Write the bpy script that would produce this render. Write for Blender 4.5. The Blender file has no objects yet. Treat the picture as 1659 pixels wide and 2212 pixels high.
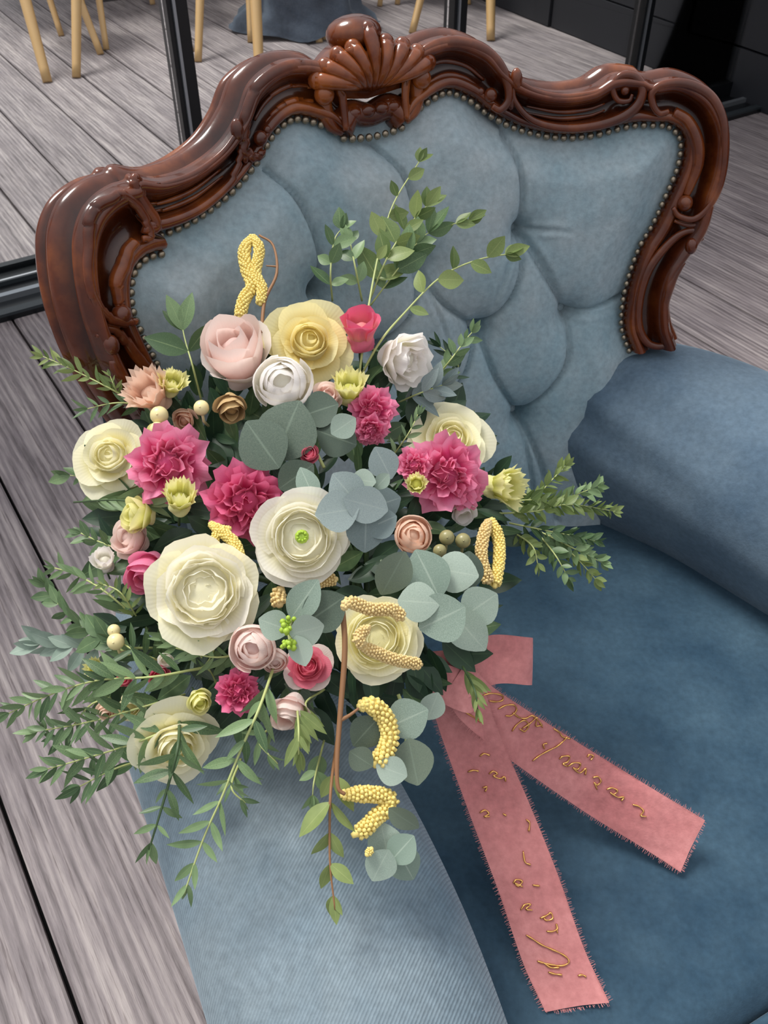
import bpy, bmesh, math, random
from mathutils import Vector, Matrix, noise
from mathutils.bvhtree import BVHTree
random.seed(7)
rnd = random.uniform
PI = math.pi
S = bpy.context.scene
COL = S.collection

# ------------------------------------------------------------------ camera
FPX, W0, H0 = 1960.0, 1659, 2212
PITCH = math.radians(42.3)
CZ = 1.27
cam_d = bpy.data.cameras.new('camera'); cam = bpy.data.objects.new('camera', cam_d); COL.objects.link(cam)
cam_d.sensor_fit = 'VERTICAL'; cam_d.sensor_height = 36.0; cam_d.lens = 36.0*FPX/H0
cam.location = (0, 0, CZ); cam.rotation_euler = (PI/2-PITCH, 0, 0)
cam_d.clip_start = .02
cam_d.dof.use_dof = True; cam_d.dof.focus_distance = .74; cam_d.dof.aperture_fstop = 26
S.camera = cam
# ------------------------------------------------------------------ world, light, exposure
wd = bpy.data.worlds.new('world'); S.world = wd; wd.use_nodes = True
nt = wd.node_tree; bg = nt.nodes['Background']
tc = nt.nodes.new('ShaderNodeTexCoord'); sx = nt.nodes.new('ShaderNodeSeparateXYZ'); rp = nt.nodes.new('ShaderNodeValToRGB')
nt.links.new(tc.outputs['Generated'], sx.inputs[0]); nt.links.new(sx.outputs['Z'], rp.inputs[0])
rp.color_ramp.elements[0].position = 0; rp.color_ramp.elements[0].color = (.30, .31, .34, 1)
rp.color_ramp.elements[1].position = .75; rp.color_ramp.elements[1].color = (1.0, 1.0, 1.04, 1)
nt.links.new(rp.outputs[0], bg.inputs[0]); bg.inputs[1].default_value = .82
sun_d = bpy.data.lights.new('sun', 'SUN'); sun = bpy.data.objects.new('sun', sun_d); COL.objects.link(sun)
sun_d.energy = 2.6; sun_d.angle = math.radians(20); sun_d.color = (1, .97, .92)
sun.rotation_euler = Vector((.45, -.38, -1.0)).to_track_quat('-Z', 'Y').to_euler()
S.view_settings.view_transform = 'Standard'; S.view_settings.look = 'None'
S.view_settings.gamma = 1; S.view_settings.use_curve_mapping = False
S.view_settings.exposure = .38

# ------------------------------------------------------------------ helpers
RIGHT = Vector((1, 0, 0)); UPC = Vector((0, math.sin(PITCH), math.cos(PITCH))); FWD = Vector((0, math.cos(PITCH), -math.sin(PITCH)))
CAM = Vector((0, 0, CZ))
def ray(u, v): return FWD + RIGHT*((u-829.5)/FPX) - UPC*((v-1106)/FPX)
def at(u, v, d): return CAM + ray(u, v)*d            # point seen at a pixel, at distance d
def onz(u, v, z): r = ray(u, v); return CAM + r*((z-CZ)/r.z)

def mesh(name, vs, fs, uvs=None, smooth=True):
    me = bpy.data.meshes.new(name); me.from_pydata([tuple(v) for v in vs], [], fs)
    if smooth: me.polygons.foreach_set('use_smooth', [True]*len(me.polygons))
    if uvs:
        ul = me.uv_layers.new(name='UVMap'); li = [0]*len(me.loops); me.loops.foreach_get('vertex_index', li)
        flat = []
        for i in li: flat += uvs[i]
        ul.data.foreach_set('uv', flat)
    me.update(); return me
def ob(name, me, mat=None, parent=None, mw=None):
    o = bpy.data.objects.new(name, me); COL.objects.link(o)
    if parent: o.parent = parent
    if mat:
        if me.materials:
            o.material_slots[0].link = 'OBJECT'; o.material_slots[0].material = mat
        else: me.materials.append(mat)
    if mw is not None: o.matrix_local = mw
    return o
def inst(name, me, mat, parent, mw):
    if not me.materials: me.materials.append(None)
    o = bpy.data.objects.new(name, me); COL.objects.link(o); o.parent = parent
    o.material_slots[0].link = 'OBJECT'; o.material_slots[0].material = mat
    o.matrix_local = mw; return o
def empty(name, loc=(0, 0, 0), parent=None):
    o = bpy.data.objects.new(name, None); COL.objects.link(o); o.location = loc; o.empty_display_size = .02
    if parent: o.parent = parent
    return o
def tag(o, label=None, cat=None, group=None, kind=None):
    if label: o['label'] = label
    if cat: o['category'] = cat
    if group: o['group'] = group
    if kind: o['kind'] = kind
    return o
class MB:
    def __init__(s): s.v = []; s.f = []; s.uv = []
    def add(s, vs, fs, uv=None):
        n = len(s.v); s.v += [Vector(v) for v in vs]; s.f += [tuple(i+n for i in f) for f in fs]
        s.uv += (uv if uv else [(0, 0)]*len(vs))
    def box(s, c, sz, M=None):
        x, y, z = [q/2 for q in sz]; c = Vector(c)
        P = [Vector((i*x, j*y, k*z)) for i in (-1, 1) for j in (-1, 1) for k in (-1, 1)]
        P = [(M @ p if M else p) + c for p in P]
        s.add(P, [(0, 1, 3, 2), (4, 6, 7, 5), (0, 4, 5, 1), (2, 3, 7, 6), (0, 2, 6, 4), (1, 5, 7, 3)])
    def tube(s, pts, rads, n=8, up=None, flat=1.0, cap=True):
        pts = [Vector(p) for p in pts]; m = len(pts)
        if not hasattr(rads, '__len__'): rads = [rads]*m
        ref = Vector(up) if up else Vector((.3, .2, 1))
        vs = []
        for i, p in enumerate(pts):
            t = (pts[min(i+1, m-1)]-pts[max(i-1, 0)])
            if t.length < 1e-9: t = Vector((0, 0, 1))
            t.normalize(); b = t.cross(ref)
            if b.length < 1e-4: b = t.cross(Vector((1, 0, 0)))
            b.normalize(); q = b.cross(t)
            for k in range(n):
                a = 2*PI*k/n; vs.append(p + b*(math.cos(a)*rads[i]) + q*(math.sin(a)*rads[i]*flat))
        fs = [((i+1)*n+k, (i+1)*n+(k+1) % n, i*n+(k+1) % n, i*n+k) for i in range(m-1) for k in range(n)]
        if cap: fs += [tuple(range(n)), tuple(reversed(range((m-1)*n, m*n)))]
        s.add(vs, fs)
    def ball(s, c, r, n=8, m=6, axes=None):
        c = Vector(c); A = axes or (Vector((1, 0, 0)), Vector((0, 1, 0)), Vector((0, 0, 1)))
        r3 = r if hasattr(r, '__len__') else (r, r, r)
        vs = [c + A[2]*r3[2]]
        for i in range(1, m):
            th = PI*i/m
            for k in range(n):
                ph = 2*PI*k/n
                vs.append(c + A[0]*(r3[0]*math.sin(th)*math.cos(ph)) + A[1]*(r3[1]*math.sin(th)*math.sin(ph)) + A[2]*(r3[2]*math.cos(th)))
        vs.append(c - A[2]*r3[2]); L = len(vs)-1
        fs = [(0, 1+k, 1+(k+1) % n) for k in range(n)]
        for i in range(m-2):
            for k in range(n): fs.append((1+i*n+k, 1+(i+1)*n+k, 1+(i+1)*n+(k+1) % n, 1+i*n+(k+1) % n))
        fs += [(L, 1+(m-2)*n+(k+1) % n, 1+(m-2)*n+k) for k in range(n)]
        s.add(vs, fs)
    def grid(s, rows, uv=False):
        m = len(rows); n = len(rows[0]); vs = [p for r in rows for p in r]
        fs = [(i*n+k, i*n+k+1, (i+1)*n+k+1, (i+1)*n+k) for i in range(m-1) for k in range(n-1)]
        s.add(vs, fs, [(k/(n-1), i/(m-1)) for i in range(m) for k in range(n)] if uv else None)
    def build(s, name, mat=None, parent=None, smooth=True, uv=False):
        return ob(name, mesh(name, s.v, s.f, s.uv if uv else None, smooth), mat, parent)
def crom(pts, n):
    """Catmull-Rom through tuples, n samples per span"""
    P = [Vector(p) for p in pts]; out = []
    P = [P[0]*2-P[1]] + P + [P[-1]*2-P[-2]]
    for i in range(1, len(P)-2):
        for k in range(n):
            t = k/n; a, b, c, d = P[i-1], P[i], P[i+1], P[i+2]
            out.append(.5*((2*b)+(c-a)*t+(2*a-5*b+4*c-d)*t*t+(3*b-a-3*c+d)*t*t*t))
    out.append(P[-2]); return out
def resample(pts, step):
    out = [pts[0].copy()]; acc = 0
    for a, b in zip(pts, pts[1:]):
        L = (b-a).length
        while acc + L >= step and L > 0:
            k = (step-acc)/L; a = a+(b-a)*k; out.append(a.copy()); L = (b-a).length; acc = 0
        acc += L
    return out
def ss(a, b, x): t = max(0, min(1, (x-a)/(b-a))); return t*t*(3-2*t)

# ------------------------------------------------------------------ materials
def lin(c): return tuple(((x/255)/12.92 if x/255 < .04045 else ((x/255+.055)/1.055)**2.4) for x in c)
class Nt:
    def __init__(s, name):
        s.m = bpy.data.materials.new(name); s.m.use_nodes = True; s.t = s.m.node_tree; s.N = s.t.nodes
        s.p = s.N['Principled BSDF']; s.out = s.N['Material Output']
    def n(s, ty, **kw):
        x = s.N.new('ShaderNode'+ty)
        for k, v in kw.items(): setattr(x, k, v)
        return x
    def l(s, a, b): s.t.links.new(a, b)
    def coord(s, scale=(1, 1, 1), kind='Object', rot=(0, 0, 0)):
        c = s.n('TexCoord'); m = s.n('Mapping'); s.l(c.outputs[kind], m.inputs[0]); m.inputs['Scale'].default_value = scale; m.inputs['Rotation'].default_value = rot
        return m.outputs[0]
    def noise(s, vec, sc, det=3, rough=.55):
        x = s.n('TexNoise'); s.l(vec, x.inputs['Vector']); x.inputs['Scale'].default_value = sc; x.inputs['Detail'].default_value = det; x.inputs['Roughness'].default_value = rough
        return x.outputs['Fac']
    def ramp(s, fac, els):
        r = s.n('ValToRGB'); s.l(fac, r.inputs[0]); e = r.color_ramp.elements
        while len(e) < len(els): e.new(.5)
        for i, (p, c) in enumerate(els): e[i].position = p; e[i].color = (*c, 1) if len(c) == 3 else c
        return r.outputs[0]
    def bump(s, h, strength=.4, dist=.002, prev=None):
        b = s.n('Bump'); s.l(h, b.inputs['Height']); b.inputs['Strength'].default_value = strength; b.inputs['Distance'].default_value = dist
        if prev: s.l(prev, b.inputs['Normal'])
        return b.outputs[0]
def plain(name, c, rough=.5, metal=0, spec=.5, coat=0):
    k = Nt(name); k.p.inputs['Base Color'].default_value = (*c, 1); k.p.inputs['Roughness'].default_value = rough
    k.p.inputs['Metallic'].default_value = metal; k.p.inputs['Specular IOR Level'].default_value = spec; k.p.inputs['Coat Weight'].default_value = coat
    nf = k.noise(k.coord(), 40); k.l(k.bump(nf, .06, .001), k.p.inputs['Normal'])
    return k.m
def fabric(name, c1, c2, scale=9, rib=None, sheen=.5, shc=(.6, .75, .85)):
    k = Nt(name); v = k.coord(); a = k.noise(v, scale, 5, .6)
    fine = k.noise(v, 160, 2)
    col = k.ramp(a, [(.32, c1), (.68, c2)])
    mx = k.n('MixRGB', blend_type='OVERLAY'); mx.inputs[0].default_value = .28; k.l(col, mx.inputs[1]); k.l(fine, mx.inputs[2])
    k.l(mx.outputs[0], k.p.inputs['Base Color']); k.p.inputs['Roughness'].default_value = .85; k.p.inputs['Specular IOR Level'].default_value = .2
    k.p.inputs['Sheen Weight'].default_value = sheen; k.p.inputs['Sheen Roughness'].default_value = .35; k.p.inputs['Sheen Tint'].default_value = (*shc, 1)
    bf = k.noise(v, 420, 2); nb = k.bump(bf, .35, .0008)
    if rib:
        w = k.n('TexWave', wave_type='BANDS', bands_direction='X'); k.l(k.coord(rot=rib[1]), w.inputs['Vector']); w.inputs['Scale'].default_value = rib[0]; w.inputs['Distortion'].default_value = .6; w.inputs['Detail'].default_value = 2
        w.inputs['Detail Scale'].default_value = 3
        nb = k.bump(w.outputs['Fac'], .4, .0010, nb)
        m2 = k.n('MixRGB', blend_type='MULTIPLY'); m2.inputs[0].default_value = .35; k.l(mx.outputs[0], m2.inputs[1])
        k.l(k.ramp(w.outputs['Fac'], [(0, (.55, .55, .55)), (1, (1, 1, 1))]), m2.inputs[2]); k.l(m2.outputs[0], k.p.inputs['Base Color'])
    k.l(nb, k.p.inputs['Normal'])
    return k.m
M = {}
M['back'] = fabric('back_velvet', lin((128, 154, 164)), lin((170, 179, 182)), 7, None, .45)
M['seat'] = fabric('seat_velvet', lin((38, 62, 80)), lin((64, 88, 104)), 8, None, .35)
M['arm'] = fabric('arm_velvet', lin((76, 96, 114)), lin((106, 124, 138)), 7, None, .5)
M['rib'] = fabric('arm_corduroy', lin((96, 116, 130)), lin((128, 142, 150)), 6, (130, (0, 0, math.radians(25))), .45)
def wood_mat():
    k = Nt('polished_walnut'); v = k.coord((1, 1, 1)); a = k.noise(v, 15, 5, .6)
    col = k.ramp(a, [(.28, lin((58, 22, 8))), (.5, lin((98, 46, 20))), (.74, lin((154, 86, 36)))])
    # pointiness makes the ridges paler and the hollows darker
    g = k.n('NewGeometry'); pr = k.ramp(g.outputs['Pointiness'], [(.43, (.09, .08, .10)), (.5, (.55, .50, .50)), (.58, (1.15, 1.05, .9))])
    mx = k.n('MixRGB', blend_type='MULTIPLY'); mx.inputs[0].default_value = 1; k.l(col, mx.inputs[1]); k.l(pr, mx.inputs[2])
    k.l(mx.outputs[0], k.p.inputs['Base Color']); k.p.inputs['Roughness'].default_value = .26
    k.p.inputs['Coat Weight'].default_value = .55; k.p.inputs['Coat Roughness'].default_value = .07; k.p.inputs['Specular IOR Level'].default_value = .3
    k.l(k.bump(k.noise(v, 60, 3), .12, .002), k.p.inputs['Normal'])
    return k.m
M['wood'] = wood_mat()
M['brass'] = plain('aged_brass', lin((150, 138, 120)), .3, .9)
M['button'] = M['back']
def deck_mat(name, ca, cb, cc, gs=1.0):
    k = Nt(name); v = k.coord((26*gs, 1.6, 26)); v2 = k.coord((1, 1, 1)); inf = k.n('ObjectInfo')
    add = k.n('VectorMath', operation='ADD'); k.l(v, add.inputs[0]); k.l(inf.outputs['Random'], add.inputs[1])
    # warp the grain so that it wavers like weathered boards
    a = k.noise(add.outputs[0], 1.6, 6, .68)
    wv = k.n('TexWave', wave_type='BANDS', bands_direction='X'); k.l(k.coord((1, .09, 1)), wv.inputs['Vector'])
    wv.inputs['Scale'].default_value = 22*gs; wv.inputs['Distortion'].default_value = 5; wv.inputs['Detail'].default_value = 4; wv.inputs['Detail Scale'].default_value = 1.6; wv.inputs['Detail Roughness'].default_value = .65
    b = k.noise(v2, 3.2, 4, .6)
    mixf = k.n('Math', operation='MULTIPLY_ADD'); k.l(wv.outputs['Fac'], mixf.inputs[0]); mixf.inputs[1].default_value = .14
    sc = k.n('Math', operation='MULTIPLY'); k.l(a, sc.inputs[0]); sc.inputs[1].default_value = .9; k.l(sc.outputs[0], mixf.inputs[2])
    col = k.ramp(mixf.outputs[0], [(.25, ca), (.5, cb), (.78, cc)])
    mx = k.n('MixRGB', blend_type='MULTIPLY'); mx.inputs[0].default_value = .6; k.l(col, mx.inputs[1]); k.l(k.ramp(b, [(.3, (.66, .63, .66)), (.7, (1.1, 1.08, 1.05))]), mx.inputs[2])
    rv = k.n('MixRGB', blend_type='MULTIPLY'); rv.inputs[0].default_value = .5; k.l(mx.outputs[0], rv.inputs[1]); k.l(k.ramp(inf.outputs['Random'], [(0, (.8, .8, .82)), (1, (1.12, 1.1, 1.1))]), rv.inputs[2])
    cr = k.noise(k.coord((95, 3.2, 95)), 1.5, 5, .7); m4 = k.n('MixRGB', blend_type='MULTIPLY'); m4.inputs[0].default_value = .85; k.l(rv.outputs[0], m4.inputs[1])
    k.l(k.ramp(cr, [(.36, (.42, .38, .38)), (.45, (.92, .90, .90)), (.62, (1.06, 1.05, 1.04))]), m4.inputs[2]); rv = m4
    k.l(rv.outputs[0], k.p.inputs['Base Color']); k.p.inputs['Roughness'].default_value = .62; k.p.inputs['Specular IOR Level'].default_value = .35
    k.l(k.bump(cr, .5, .003, k.bump(mixf.outputs[0], .6, .005)), k.p.inputs['Normal'])
    return k.m
M['deck'] = deck_mat('weathered_deck', lin((80, 74, 74)), lin((142, 134, 135)), lin((192, 184, 180)))
M['joist'] = plain('deck_underlay', lin((14, 14, 16)), .9)
M['black'] = plain('black_metal', lin((16, 19, 22)), .3, .2, .5)
M['alu'] = plain('aluminium_strip', lin((165, 170, 175)), .35, .8)
M['grey'] = plain('grey_metal', lin((52, 58, 62)), .4, .3)
M['beech'] = plain('beech_legs', lin((200, 160, 105)), .4, 0, .5)
M['dark'] = plain('dark_cladding', lin((40, 41, 46)), .55)
M['cloth'] = fabric('table_cloth', lin((58, 66, 78)), lin((84, 94, 108)), 9)
M['top'] = plain('table_top', lin((46, 44, 46)), .5)
def glass_mat():
    k = Nt('clear_pane'); tr = k.n('BsdfTransparent'); gl = k.n('BsdfGlossy'); gl.inputs['Roughness'].default_value = .02; tr.inputs[0].default_value = (.96, .98, .98, 1)
    fr = k.n('Fresnel'); fr.inputs[0].default_value = 1.3; mx = k.n('MixShader'); k.l(fr.outputs[0], mx.inputs[0]); k.l(tr.outputs[0], mx.inputs[1]); k.l(gl.outputs[0], mx.inputs[2]); k.l(mx.outputs[0], k.out.inputs[0])
    return k.m
M['glass'] = glass_mat()
def petal(name, base, mid, rim, trans=.42, vein=.10):
    k = Nt(name); uv = k.n('TexCoord'); sp = k.n('SeparateXYZ'); k.l(uv.outputs['UV'], sp.inputs[0])
    ns = k.noise(k.coord((1, 1, 1)), 60, 3)
    ad = k.n('Math', operation='MULTIPLY_ADD'); k.l(ns, ad.inputs[0]); ad.inputs[1].default_value = .22; k.l(sp.outputs['Y'], ad.inputs[2])
    col = k.ramp(ad.outputs[0], [(.15, base), (.65, mid), (1.0, rim)])
    inf = k.n('ObjectInfo'); hs = k.n('HueSaturation'); k.l(col, hs.inputs['Color'])
    mr = k.n('MapRange'); k.l(inf.outputs['Random'], mr.inputs[0]); mr.inputs[3].default_value = .9; mr.inputs[4].default_value = 1.06; k.l(mr.outputs[0], hs.inputs['Value'])
    k.l(hs.outputs[0], k.p.inputs['Base Color']); k.p.inputs['Roughness'].default_value = .6; k.p.inputs['Specular IOR Level'].default_value = .3
    k.p.inputs['Sheen Weight'].default_value = .15
    vn = k.n('TexWave', wave_type='BANDS', bands_direction='X'); c2 = k.coord((1, .15, 1), 'UV'); k.l(c2, vn.inputs['Vector']); vn.inputs['Scale'].default_value = 7; vn.inputs['Distortion'].default_value = 2
    k.l(k.bump(vn.outputs['Fac'], vein, .0006), k.p.inputs['Normal'])
    tl = k.n('BsdfTranslucent'); k.l(hs.outputs[0], tl.inputs[0]); mx = k.n('MixShader'); mx.inputs[0].default_value = trans
    k.l(k.p.outputs[0], mx.inputs[1]); k.l(tl.outputs[0], mx.inputs[2]); k.l(mx.outputs[0], k.out.inputs[0])
    return k.m
PM = {
 'cream': petal('cream_petal', lin((228, 214, 110)), lin((248, 240, 178)), lin((254, 250, 220))),
 'ivory': petal('ivory_petal', lin((226, 224, 120)), lin((250, 245, 208)), lin((254, 251, 238))),
 'yellow': petal('yellow_petal', lin((226, 190, 84)), lin((246, 226, 140)), lin((252, 242, 186))),
 'white': petal('white_petal', lin((220, 214, 160)), lin((248, 244, 226)), lin((254, 250, 246))),
 'blush': petal('blush_petal', lin((226, 196, 160)), lin((242, 208, 200)), lin((250, 232, 224))),
 'peach': petal('peach_petal', lin((232, 206, 150)), lin((240, 200, 174)), lin((248, 218, 196))),
 'pink': petal('pink_petal', lin((196, 40, 96)), lin((226, 76, 134)), lin((246, 150, 184)), .38),
 'magenta': petal('magenta_petal', lin((160, 24, 74)), lin((206, 54, 110)), lin((236, 120, 160)), .38),
 'coral': petal('coral_petal', lin((250, 222, 160)), lin((242, 160, 156)), lin((236, 116, 150)), .35),
 'rosered': petal('rose_red_petal', lin((170, 30, 70)), lin((206, 60, 96)), lin((236, 130, 150)), .38),
 'lime': petal('lime_petal', lin((168, 186, 60)), lin((214, 214, 92)), lin((248, 244, 180))),
 'tan': petal('tan_petal', lin((120, 92, 46)), lin((176, 140, 84)), lin((204, 172, 120)), .15),
}
def leafm(name, c1, c2, back, rough=.5, trans=.18):
    k = Nt(name); tcn = k.n('TexCoord'); sp = k.n('SeparateXYZ'); k.l(tcn.outputs['UV'], sp.inputs[0])
    ns = k.noise(k.coord(), 50, 3); inf = k.n('ObjectInfo')
    ad = k.n('Math', operation='ADD'); k.l(ns, ad.inputs[0]); md = k.n('MapRange'); k.l(inf.outputs['Random'], md.inputs[0]); md.inputs[3].default_value = -.35; md.inputs[4].default_value = .35; k.l(md.outputs[0], ad.inputs[1])
    col = k.ramp(ad.outputs[0], [(.2, c1), (.85, c2)])
    # pale midrib
    ab = k.n('Math', operation='SUBTRACT'); k.l(sp.outputs['X'], ab.inputs[0]); ab.inputs[1].default_value = .5; ab2 = k.n('Math', operation='ABSOLUTE'); k.l(ab.outputs[0], ab2.inputs[0])
    rb = k.ramp(ab2.outputs[0], [(0, (1, 1, 1)), (.035, (0, 0, 0))]); mx = k.n('MixRGB'); mm = k.n('Math', operation='MULTIPLY'); k.l(rb, mm.inputs[0]); mm.inputs[1].default_value = .45; k.l(mm.outputs[0], mx.inputs[0]); k.l(col, mx.inputs[1]); mx.inputs[2].default_value = (*back, 1)
    g = k.n('NewGeometry'); m3 = k.n('MixRGB'); mb = k.n('Math', operation='MULTIPLY'); k.l(g.outputs['Backfacing'], mb.inputs[0]); mb.inputs[1].default_value = .4; k.l(mb.outputs[0], m3.inputs[0]); k.l(mx.outputs[0], m3.inputs[1]); m3.inputs[2].default_value = (*back, 1)
    k.l(m3.outputs[0], k.p.inputs['Base Color']); k.p.inputs['Roughness'].default_value = rough; k.p.inputs['Specular IOR Level'].default_value = .4
    tl = k.n('BsdfTranslucent'); k.l(m3.outputs[0], tl.inputs[0]); ms = k.n('MixShader'); ms.inputs[0].default_value = trans
    k.l(k.p.outputs[0], ms.inputs[1]); k.l(tl.outputs[0], ms.inputs[2]); k.l(ms.outputs[0], k.out.inputs[0])
    return k.m
LM = {
 'euc': leafm('silver_leaf', lin((128, 148, 134)), lin((172, 188, 174)), lin((190, 204, 188)), .55),
 'eucdark': leafm('grey_leaf', lin((84, 100, 88)), lin((118, 132, 114)), lin((140, 158, 140)), .6),
 'blue': leafm('blue_grey_leaf', lin((112, 128, 128)), lin((152, 166, 164)), lin((168, 180, 174)), .55),
 'olive': leafm('olive_leaf', lin((72, 98, 64)), lin((128, 154, 108)), lin((156, 178, 124)), .42),
 'fresh': leafm('fresh_leaf', lin((96, 118, 66)), lin((148, 164, 100)), lin((182, 192, 124)), .42, .28),
 'dark': leafm('dark_leaf', lin((26, 48, 34)), lin((52, 80, 54)), lin((80, 108, 72)), .45, .1),
}
M['stem'] = plain('green_stem', lin((176, 186, 120)), .5)
M['twig'] = plain('brown_twig', lin((140, 100, 66)), .6)
M['darkstem'] = plain('dark_stem', lin((62, 84, 50)), .5)
M['catkin'] = plain('catkin_yellow', lin((236, 214, 128)), .6)
M['catkin2'] = plain('catkin_tan', lin((220, 194, 134)), .65)
M['berry'] = plain('cream_berry', lin((230, 216, 160)), .35, 0, .5)
M['gberry'] = plain('green_berry', lin((146, 140, 96)), .35, 0, .5)
M['lime'] = plain('lime_core', lin((160, 190, 60)), .5)
M['gold'] = plain('gold_ink', lin((226, 176, 104)), .25, .9)
M['ribbon'] = fabric('pink_ribbon', lin((182, 114, 114)), lin((204, 138, 136)), 12, None, .3, (1, .8, .8))

# ------------------------------------------------------------------ deck floor, door track, mullions, glass
AX = Vector((math.cos(math.radians(32.7)), math.sin(math.radians(32.7)), 0))      # across the boards (door track direction)
AB = Vector((-AX.y, AX.x, 0))                                                     # along the boards
def fl(off, along, z=0): return AX*off + AB*along + Vector((0, 0, z))
floor = mesh('floor', [fl(-2.5, -2.5, -.04), fl(8, -2.5, -.04), fl(8, 13, -.04), fl(-2.5, 13, -.04)], [(0, 1, 2, 3)], None, False)
floor = ob('floor', floor, M['joist']); tag(floor, 'weathered grey timber deck boards running under the armchair', 'floor', kind='structure')
pw, gap = .2135, .0065
pm = MB(); hw = (pw-gap)/2; b = .004
sec = [(-hw, -.03), (-hw, -b), (-hw+b, 0), (hw-b, 0), (hw, -b), (hw, -.03)]
rows = []
for i in range(2):
    rows.append([Vector((x, [-2.3, 12.7][i], z)) for x, z in sec])
pm.grid(rows); pme = mesh('plank', pm.v, [tuple(reversed(f)) for f in pm.f], None, False); pme.materials.append(M['deck'])
RZ = Matrix.Rotation(math.radians(32.7), 4, 'Z')
for i in range(-10, 34):
    o = bpy.data.objects.new('plank', pme); COL.objects.link(o); o.parent = floor
    o.matrix_local = Matrix.Translation(fl(-.1015+.2135*(i+.5), 0, rnd(-.001, .001))) @ RZ
# track: black base, aluminium strip, grey lip
def strip(name, a0, a1, z0, z1, mat, parent=None, o0=-2.4, o1=7.8):
    m = MB(); m.box(fl((o0+o1)/2, (a0+a1)/2, (z0+z1)/2), (o1-o0, a1-a0, z1-z0), RZ.to_3x3()); return m.build(name, mat, parent, False)
track = empty('trim_1', fl(2.5, 2.5)); tag(track, 'black and aluminium sliding door track crossing the deck behind the armchair', 'door track', kind='structure')
def tp(o): o.parent = track; o.matrix_parent_inverse = track.matrix_world.inverted(); o.location -= track.location; return o
bpy.context.view_layer.update()
def tstrip(*a):
    o = strip(*a); o.parent = track; o.location = -track.location; return o
tstrip('base_rail', 2.37, 2.655, 0, .014, M['black'])
tstrip('running_rail', 2.455, 2.475, .014, .03, M['alu'])
tstrip('running_rail', 2.545, 2.56, .014, .026, M['grey'])
tstrip('lip', 2.37, 2.40, .014, .022, M['grey'])
tstrip('lip', 2.63, 2.655, .014, .03, M['black'])
def off_of(u, v): q = onz(u, v, 0); return q.dot(AX), q.dot(AB)
for i, (u, w) in enumerate([(437, .058), (955, .050), (1330, .046)]):
    # stands in the track where the line of sight meets along = 2.55
    r = ray(u, 640-.268*u-18); t = -CZ/r.z; q = CAM+r*t; of = q.dot(AX)
    pe = empty('door_mullion', fl(of, 2.55, .014)); tag(pe, ['black upright mullion left of the armchair, nearest the left edge', 'black upright mullion behind the carved crest of the armchair', 'black upright mullion behind the right scroll of the armchair back'][i], 'mullion')
    m = MB(); m.box((0, 0, 1.2), (w, .055, 2.4), RZ.to_3x3()); m.build('post', M['black'], pe, False)
    m = MB(); m.box(tuple(Vector((0, 0, 1.2))+AX*(-w*.18)-AB*.031), (w*.14, .008, 2.4), RZ.to_3x3()); m.build('highlight_strip', M['alu'], pe, False)  # thin pale strip stands in for the highlight line down the post
    if i: offs.append(of)
    else: offs = [of]
bounds = [-2.3] + offs + [7.7]
for i in range(4):
    a, b2 = bounds[i]+.03, bounds[i+1]-.03
    m = MB(); m.box(fl((a+b2)/2, 2.55, 1.2), (b2-a, .008, 2.34), RZ.to_3x3()); o = m.build('window_%d' % (i+1), M['glass'], None, False)
    tag(o, ['clear glass pane left of the left mullion', 'clear glass pane between left and middle mullions', 'clear glass pane between middle and right mullions', 'clear glass pane right of the right mullion'][i], 'window', kind='structure')
m = MB(); m.box(fl(2.7, 2.55, 2.44), (10.2, .07, .08), RZ.to_3x3()); o = m.build('trim_2', M['black'], None, False); tag(o, 'black head rail above the glass panes, out of frame', 'door frame', kind='structure')

# ------------------------------------------------------------------ far side: beech chairs, table with cloth, dark cladding
def beech_chair(fc, rot, label, legs):
    """bentwood chair; legs = list of (foot world xy, top world xy)"""
    e = empty('beech_chair', (fc.x, fc.y, 0)); tag(e, label, 'chair', 'beech chairs beyond the glass')
    c = Vector((fc.x, fc.y, 0))
    for ft, tp_, r in legs:
        m = MB(); ft = Vector(ft)-c; tp_ = Vector(tp_)-c
        P = crom([ft, ft.lerp(tp_, .35)+Vector((0, 0, 0)), ft.lerp(tp_, .7), tp_], 4)
        m.tube(P, [r*(.78+.32*i/(len(P)-1)) for i in range(len(P))], 10); m.build('leg', M['beech'], e)
    m = MB(); Rm = Matrix.Rotation(rot, 3, 'Z')
    P = [Rm @ Vector((math.cos(a)*.21, math.sin(a)*.21, .45)) for a in [2*PI*k/28 for k in range(28)]]
    top = [p+Vector((0, 0, .03)) for p in P]; m.add(P+top+[Vector((0, 0, .45)), Vector((0, 0, .48))], [(k, (k+1) % 28, 28+(k+1) % 28, 28+k) for k in range(28)]+[(56, (k+1) % 28, k) for k in range(28)]+[(57, 28+k, 28+(k+1) % 28) for k in range(28)])
    m.build('seat', M['beech'], e)
    m = MB(); P = crom([Rm @ Vector(q) for q in [(-.19, .1, .45), (-.2, .2, .7), (-.15, .26, .88), (0, .28, .92), (.15, .26, .88), (.2, .2, .7), (.19, .1, .45)]], 5)
    m.tube(P, .014, 8); m.build('back_hoop', M['beech'], e)
    return e
def F0(u, v, z=0): return onz(u, v, z)
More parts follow.
